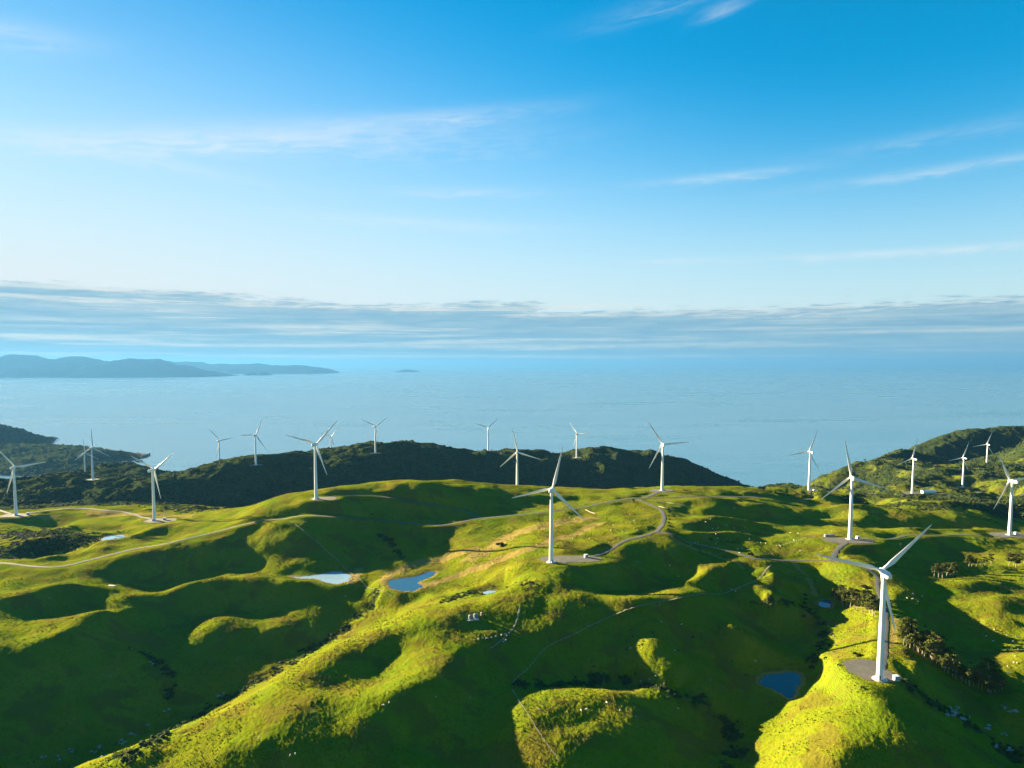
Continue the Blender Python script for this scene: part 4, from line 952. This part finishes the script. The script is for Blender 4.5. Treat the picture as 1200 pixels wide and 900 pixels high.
# sheep and cattle: one continuous body each
def animal(name, nodes, edges, radii, root):
    me = bpy.data.meshes.new(name); me.from_pydata(nodes, edges, []); o = bpy.data.objects.new(name, me); COL.objects.link(o)
    sk = o.modifiers.new('skin', 'SKIN'); sl_ = me.skin_vertices[0].data
    for i, r in enumerate(radii): sl_[i].radius = r if hasattr(r, '__len__') else (r, r)
    sl_[root].use_root = True; sb_ = o.modifiers.new('sub', 'SUBSURF'); sb_.levels = 1
    dg = bpy.context.evaluated_depsgraph_get(); m2 = bpy.data.meshes.new_from_object(o.evaluated_get(dg)); bpy.data.objects.remove(o); m2.name = name
    for p in m2.polygons: p.use_smooth = True
    return m2
def quad_nodes(L, H, bw, head_h, head_f, leg):
    n = [(0, 0, H * .68), (L * .28, 0, H * .66), (L * .5, 0, H * .72), (-L * .28, 0, H * .66), (-L * .5, 0, H * .70), (L * .64, 0, H * .86 if head_h > .6 else H * .55), (L * .5 + head_f * .55, 0, H * head_h), (L * .5 + head_f, 0, H * (head_h - .14)), (-L * .56, 0, H * .4)]
    e = [(0, 1), (1, 2), (0, 3), (3, 4), (2, 5), (5, 6), (6, 7), (4, 8)]; r = [bw, bw * .98, bw * .72, bw * .98, bw * .66, bw * .42, bw * .36, bw * .22, bw * .10]
    for sx, par in ((.34, 2), (-.36, 4)):
        for sy in (-1, 1):
            i = len(n); n += [(L * sx, sy * bw * .55, H * .46), (L * (sx + (.02 if sx > 0 else -.05)), sy * bw * .58, H * .24), (L * (sx + .01), sy * bw * .58, .02)]
            e += [(par - 1 if par == 2 else 3, i), (i, i + 1), (i + 1, i + 2)]; r += [leg * 1.7, leg, leg * .9]
    return n, e, r
n_, e_, r_ = quad_nodes(1.15, .85, .30, .95, .42, .06); ME_sheep = animal('sheep', n_, e_, r_, 0)
n_, e_, r_ = quad_nodes(1.15, .85, .30, .22, .42, .06); ME_sheepg = animal('sheep', n_, e_, r_, 0)
n_, e_, r_ = quad_nodes(2.1, 1.45, .42, .98, .75, .10); ME_cow = animal('cow', n_, e_, r_, 0)
n_, e_, r_ = quad_nodes(2.1, 1.45, .42, .22, .75, .10); ME_cowg = animal('cow', n_, e_, r_, 0)
M_wool = simple_mat('wool', (.55, .52, .43), .95, .15, 6, 0, .03); M_hide = simple_mat('black_hide', (.016, .014, .013), .7, .3, 3)
def herd(uv, meshes, mat, name, label, cat, group):
    for p in place_uv(uv):
        o = link(name, meshes[RND.randrange(len(meshes))], mat); o.location = (p[0], p[1], p[2] - .02); o.rotation_euler = (0, 0, RND.random() * 6.28); s_ = RND.uniform(.9, 1.12) * (1.1 if name == 'sheep' else 1.); o.scale = (s_, s_, s_); tag(o, label, cat, group)
herd([(669,755),(693,776),(696,782),(734,762),(734.5,752),(742,746.5),(740.5,739),(751,756),(765,742),(795,763),(812,748),(842.5,736),(849,744),(874,792),(857.5,776),(629,798)], [ME_cow, ME_cowg], M_hide, 'cow', 'black cow grazing on the dark slopes between tanks and shaded pond', 'cow', 'black cattle on the middle slopes')
herd([(979.5,757),(967.5,762),(967,772),(982,780),(1009,807)], [ME_cow, ME_cowg], M_hide, 'cow', 'black cow on the bright slope left of the nearest turbine', 'cow', 'black cattle by the nearest turbine')
herd([(449,827),(511,817),(340,886),(346,884),(405,699),(456,824),(632,832),(681,833),(687,832),(711,824),(727,833),(739,760),(791,763),(775,729),(799,732),(795,831),(857,691),(862,693),(885,775),(795,676),(785,663),(748,635)], [ME_sheep, ME_sheepg], M_wool, 'sheep', 'white sheep on the near green slopes', 'sheep', 'sheep on the near slopes')
herd([(RND.uniform(650, 770), RND.uniform(600, 632)) for _ in range(16)] + [(RND.uniform(830, 980), RND.uniform(622, 650)) for _ in range(22)] + [(RND.uniform(800, 880), RND.uniform(592, 640)) for _ in range(12)], [ME_sheep, ME_sheepg], M_wool, 'sheep', 'tiny white sheep in the bright fields around the road junction', 'sheep', 'sheep in the junction fields')
herd([(RND.uniform(1150, 1198), RND.uniform(735, 790)) for _ in range(14)] + [(RND.uniform(1062, 1082), RND.uniform(690, 706)) for _ in range(5)], [ME_sheep, ME_sheepg], M_wool, 'sheep', 'white sheep on the slopes right of the nearest turbine', 'sheep', 'sheep right of the nearest turbine')

# farm furniture
M_white = simple_mat('white_steel', (.68, .72, .74), .5, .08); M_tank = simple_mat('grey_tank_plastic', (.16, .20, .23), .5, .15); M_brown = simple_mat('brown_tank_plastic', (.22, .15, .10), .6, .15)
M_wood = simple_mat('weathered_timber', (.52, .45, .33), .9, .3, 4); M_wire = simple_mat('wire', (.30, .29, .27), .5, .1, 1, .6)
bm = bmesh.new(); box(bm, 0, 0, .12, 3.6, 3.0, .3, .03); me_kb = smooth_me('plinth', bm)
bm = bmesh.new(); box(bm, 0, 0, 1.52, 3.1, 2.5, 2.5, .05); me_kc = smooth_me('cabinet', bm)
bm = bmesh.new(); box(bm, 0, 0, 2.86, 3.5, 2.9, .18, .04); me_kr = smooth_me('roof', bm)
bm = bmesh.new(); box(bm, -.7, -1.27, 1.5, 1.2, .06, 2.1, .01); me_kd = smooth_me('door', bm)
def kiosk(x, y, z, rz, lab, sc=1.):
    o = empty('transformer_kiosk', (x, y, z), rz); o.scale = (sc,) * 3; tag(o, lab, 'transformer kiosk', 'transformer kiosks on the gravel pads')
    link('plinth', me_kb, M_conc, o); link('cabinet', me_kc, M_white, o); link('roof', me_kr, M_white, o)
    for dx in (0, 1.4): d_ = link('door', me_kd, M_tank, o); d_.location = (dx, 0, 0)
for (i, dx, dy, lab) in [(0, 9.5, -1.5, 'white transformer kiosk at the right corner of the nearest gravel pad'), (1, 34, 16, 'white transformer kiosk on the long pad right of the middle turbine'), (2, 9.5, 2, 'white transformer kiosk beside the turbine behind the nearest one'), (20, 10, 3, 'white transformer kiosk beside the turbine at the right edge'),
                         (4, 12, 3, 'white transformer kiosk by the turbine near the small pale pond'), (5, 14, 4, 'white transformer kiosk by the turbine at the left edge'), (16, 10, 3, 'white transformer kiosk by the turbine on the coast track')]:
    p = TPOS[i]; zz = float(ground([p[0] + dx], [p[1] + dy])[0]); kiosk(p[0] + dx, p[1] + dy, zz + .15, .2, lab)
# container and stack of pipes by the turbine behind the nearest one
p = place_uv([(972,629)])[0]; bm = bmesh.new(); box(bm, 0, 0, 1.4, 12, 2.5, 2.6, .04)
for k in range(26): box(bm, -5.8 + k * .46, -1.27, 1.4, .16, .06, 2.3)
o = link('container', smooth_me('container', bm), M_tank); o.location = p; o.rotation_euler.z = .15; tag(o, 'blue grey shipping container left of the turbine behind the nearest one', 'container')
p = place_uv([(1088,578)])[0]; bm = bmesh.new(); box(bm, 0, 0, 2.2, 26, 9, 4.4, .1); v_ = [bm.verts.new(q) for q in [(-13.4, -4.9, 4.4), (13.4, -4.9, 4.4), (13.4, 4.9, 4.4), (-13.4, 4.9, 4.4), (-13.4, 0, 6.2), (13.4, 0, 6.2)]]
for f_ in [(0, 1, 5, 4), (2, 3, 4, 5), (0, 4, 3), (1, 2, 5), (3, 2, 1, 0)]: bm.faces.new([v_[k] for k in f_])
o = link('farm_shed', smooth_me('farm_shed', bm), M_white); o.location = p; tag(o, 'long low pale shed in the gravel yard under the coastal ridge', 'shed')
# water tanks
def tank(u, v, r, h_, mat, lab):
    p = place_uv([(u, v)])[0]; root = empty('water_tank', (p[0], p[1], p[2] + .25)); tag(root, lab, 'water tank', 'water tanks on the lit ridge')
    bm = bmesh.new(); tube(bm, [(0, r * .97), (.1, r), (h_ * .32, r), (h_ * .34, r * .97), (h_ * .36, r), (h_ * .64, r), (h_ * .66, r * .97), (h_ * .68, r), (h_ * .9, r), (h_, r * .82), (h_ * 1.1, r * .3)], 24); link('tank_body', smooth_me('tank_body', bm), mat, root)
    bm = bmesh.new(); tube(bm, [(h_ * 1.07, r * .28), (h_ * 1.16, r * .28)], 16); link('lid', smooth_me('lid', bm), M_dark, root)
tank(551.5, 725.5, 1.7, 2.9, M_tank, 'left grey water tank of three on the lit ridge'); tank(557.5, 724, 1.7, 2.9, M_tank, 'middle grey water tank of three on the lit ridge'); tank(565, 722, 1.2, 2.8, M_brown, 'brown narrow water tank, right one of three on the lit ridge')
p = place_uv([(554,726)])[0]; bm = bmesh.new(); box(bm, 0, 0, .1, 9.5, 4.2, .5, .03); o = link('concrete_slab', smooth_me('concrete_slab', bm), M_conc); o.location = (p[0], p[1], p[2]); o.rotation_euler.z = .25; tag(o, 'pale concrete slab under the two grey water tanks', 'slab')
p = place_uv([(131,687)])[0]; bm = bmesh.new(); box(bm, 0, 0, .4, 8, 3.5, .8, .05); box(bm, 0, 0, .83, 7.2, 2.7, .04); o = link('water_trough', smooth_me('water_trough', bm), M_conc); o.location = p; o.rotation_euler.z = -.2; tag(o, 'concrete water trough in the dark fold on the left', 'trough')
# sign / marker posts
bm = bmesh.new(); box(bm, 0, 0, 1.2, .14, .14, 2.6); me_p = from_bm('post', bm); bm = bmesh.new(); box(bm, 0, -.12, 2.3, 1.3, .05, .9, .01); me_s = from_bm('sign_board', bm); M_yel = simple_mat('yellow_board', (.75, .50, .05), .6)
for (u, v, sc, lab) in [(820,580.5,1.6,'yellow marker board by the main road right of the junction'), (1055,641,1.6,'tall pale marker post on the dark slope behind the nearest blade'), (871,581,1.3,'small board beside the main road near the skyline bush')]:
    p = place_uv([(u, v)])[0]; o = empty('marker_sign', p); o.scale = (sc,) * 3; tag(o, lab, 'sign'); link('post', me_p, M_wood, o); link('sign_board', me_s, M_yel, o)
# fences: posts are parts, the wires run between them
bm = bmesh.new(); box(bm, 0, 0, .55, .14, .14, 1.4); me_post = from_bm('post', bm)
def fence(uv, lab, rails=False, step=4., th_=.035):
    line = resample(place_uv(uv)[:, :2], step); z = ground(line[:, 0], line[:, 1]); root = empty('post_and_rail_fence' if rails else 'wire_fence', (line[0, 0], line[0, 1], z[0])); tag(root, lab, 'fence')
    idx = range(0, len(line), max(1, math.ceil(len(line) / 95)))
    for i in idx:
        q = link('post', me_post, M_wood, root); q.location = (line[i, 0] - line[0, 0], line[i, 1] - line[0, 1], z[i] - z[0]); q.scale = (1.4, 1.4, 1) if rails else (1, 1, 1)
    for hgt_ in ((.45, .8, 1.15) if rails else (.5, .85, 1.15)):
        bm = bmesh.new()
        for i in range(len(line) - 1):
            limb(bm, (line[i, 0] - line[0, 0], line[i, 1] - line[0, 1], z[i] - z[0] + hgt_), (line[i + 1, 0] - line[0, 0], line[i + 1, 1] - line[0, 1], z[i + 1] - z[0] + hgt_), th_, th_, 4)
        link('rail' if rails else 'wire', from_bm('rail' if rails else 'wire', bm), M_wood if rails else M_wire, root)
fence([(341,612),(355,622),(368,633),(385,648),(402,664),(420,678),(438,691),(458,699)], 'wire fence running down the slope to the silvery pond')
fence([(470,677),(500,664),(520,652),(545,638)], 'wire fence along the tan strip above the deep blue pond')
fence([(600,809),(612,828),(626,850),(640,872),(655,893)], 'pale wire fence running down the lit spur at the bottom centre')
fence([(600,801),(620,783),(640,760),(665,748),(690,734)], 'wire fence across the dark slope between tanks and cattle')
fence([(768,588),(778,589),(790,591),(803,593)], 'pale timber stockyard rails beside the junction', True, 3., .13)
fence([(772,594),(780,596),(790,598)], 'short timber rails below the stockyard rails', True, 3., .13)
fence([(686,598),(690,600),(697,602)], 'short pale timber rails left of the junction', True, 3., .13)
fence([(600,600),(660,594),(700,588)], 'wire fence on the far side of the main road, centre')
fence([(800,634),(830,641),(860,648),(900,655)], 'wire fence along the gravel road toward the nearest turbine')
fence([(910,640),(935,634),(955,629)], 'wire fence across the bright field left of the container')
# footworn tracks
M_track = simple_mat('bare_earth', (.20, .17, .10), .95, .25, .6)
for uv, w in [([(690,735),(712,724),(735,714),(760,708),(785,703),(812,698),(832,696),(852,694),(868,688),(880,683),(888,679),(895,672),(903,662)], 1.5), ([(609,712),(606,725),(600,738),(590,748),(575,760)], 1.6), ([(970,730),(974,740),(980,750)], 1.)]:
    line = resample(place_uv(uv)[:, :2], 2.); z = ground(line[:, 0], line[:, 1]); ribbon('farm_track', line, z, w, M_track, .10, cols=3)
# sea rocks
M_sr = simple_mat('dark_sea_rock', (.05, .045, .04), .9, .3, .1)
for (u, v, s_, lab) in [(150,544,22,'dark sea stack off the tip of the left headland, left one'), (156,545,13,'dark sea stack between the two off the left headland'), (163,541,13,'outer dark sea rock off the left headland'), (1013.5,539,5,'lone dark rock in the sea left of the coastal ridge')]:
    q = at_h(u, v, 500); bm = bmesh.new(); bmesh.ops.create_icosphere(bm, subdivisions=3, radius=1)
    for vv in bm.verts: k_ = 1 + .5 * float(fbm(np.array([vv.co.x * 1.3 + u]), np.array([vv.co.y * 1.3 + vv.co.z * 2]), 3, 4)[0]); vv.co = Vector((vv.co.x * 1.3, vv.co.y, vv.co.z * .7)) * k_ * s_
    o = link('sea_rock', from_bm('sea_rock', bm), M_sr); o.location = (q[0], q[1], 0); tag(o, lab, 'sea rock')
# ------------------------------------------------------------------ render settings
S.render.engine = 'CYCLES'; c_ = S.cycles
c_.max_bounces = 5; c_.diffuse_bounces = 2; c_.glossy_bounces = 2; c_.transparent_max_bounces = 6; c_.volume_bounces = 0
c_.use_denoising = True; c_.use_adaptive_sampling = True; c_.adaptive_threshold = .012; c_.adaptive_min_samples = 24
try: c_.denoiser = 'OPENIMAGEDENOISE'
except Exception: pass
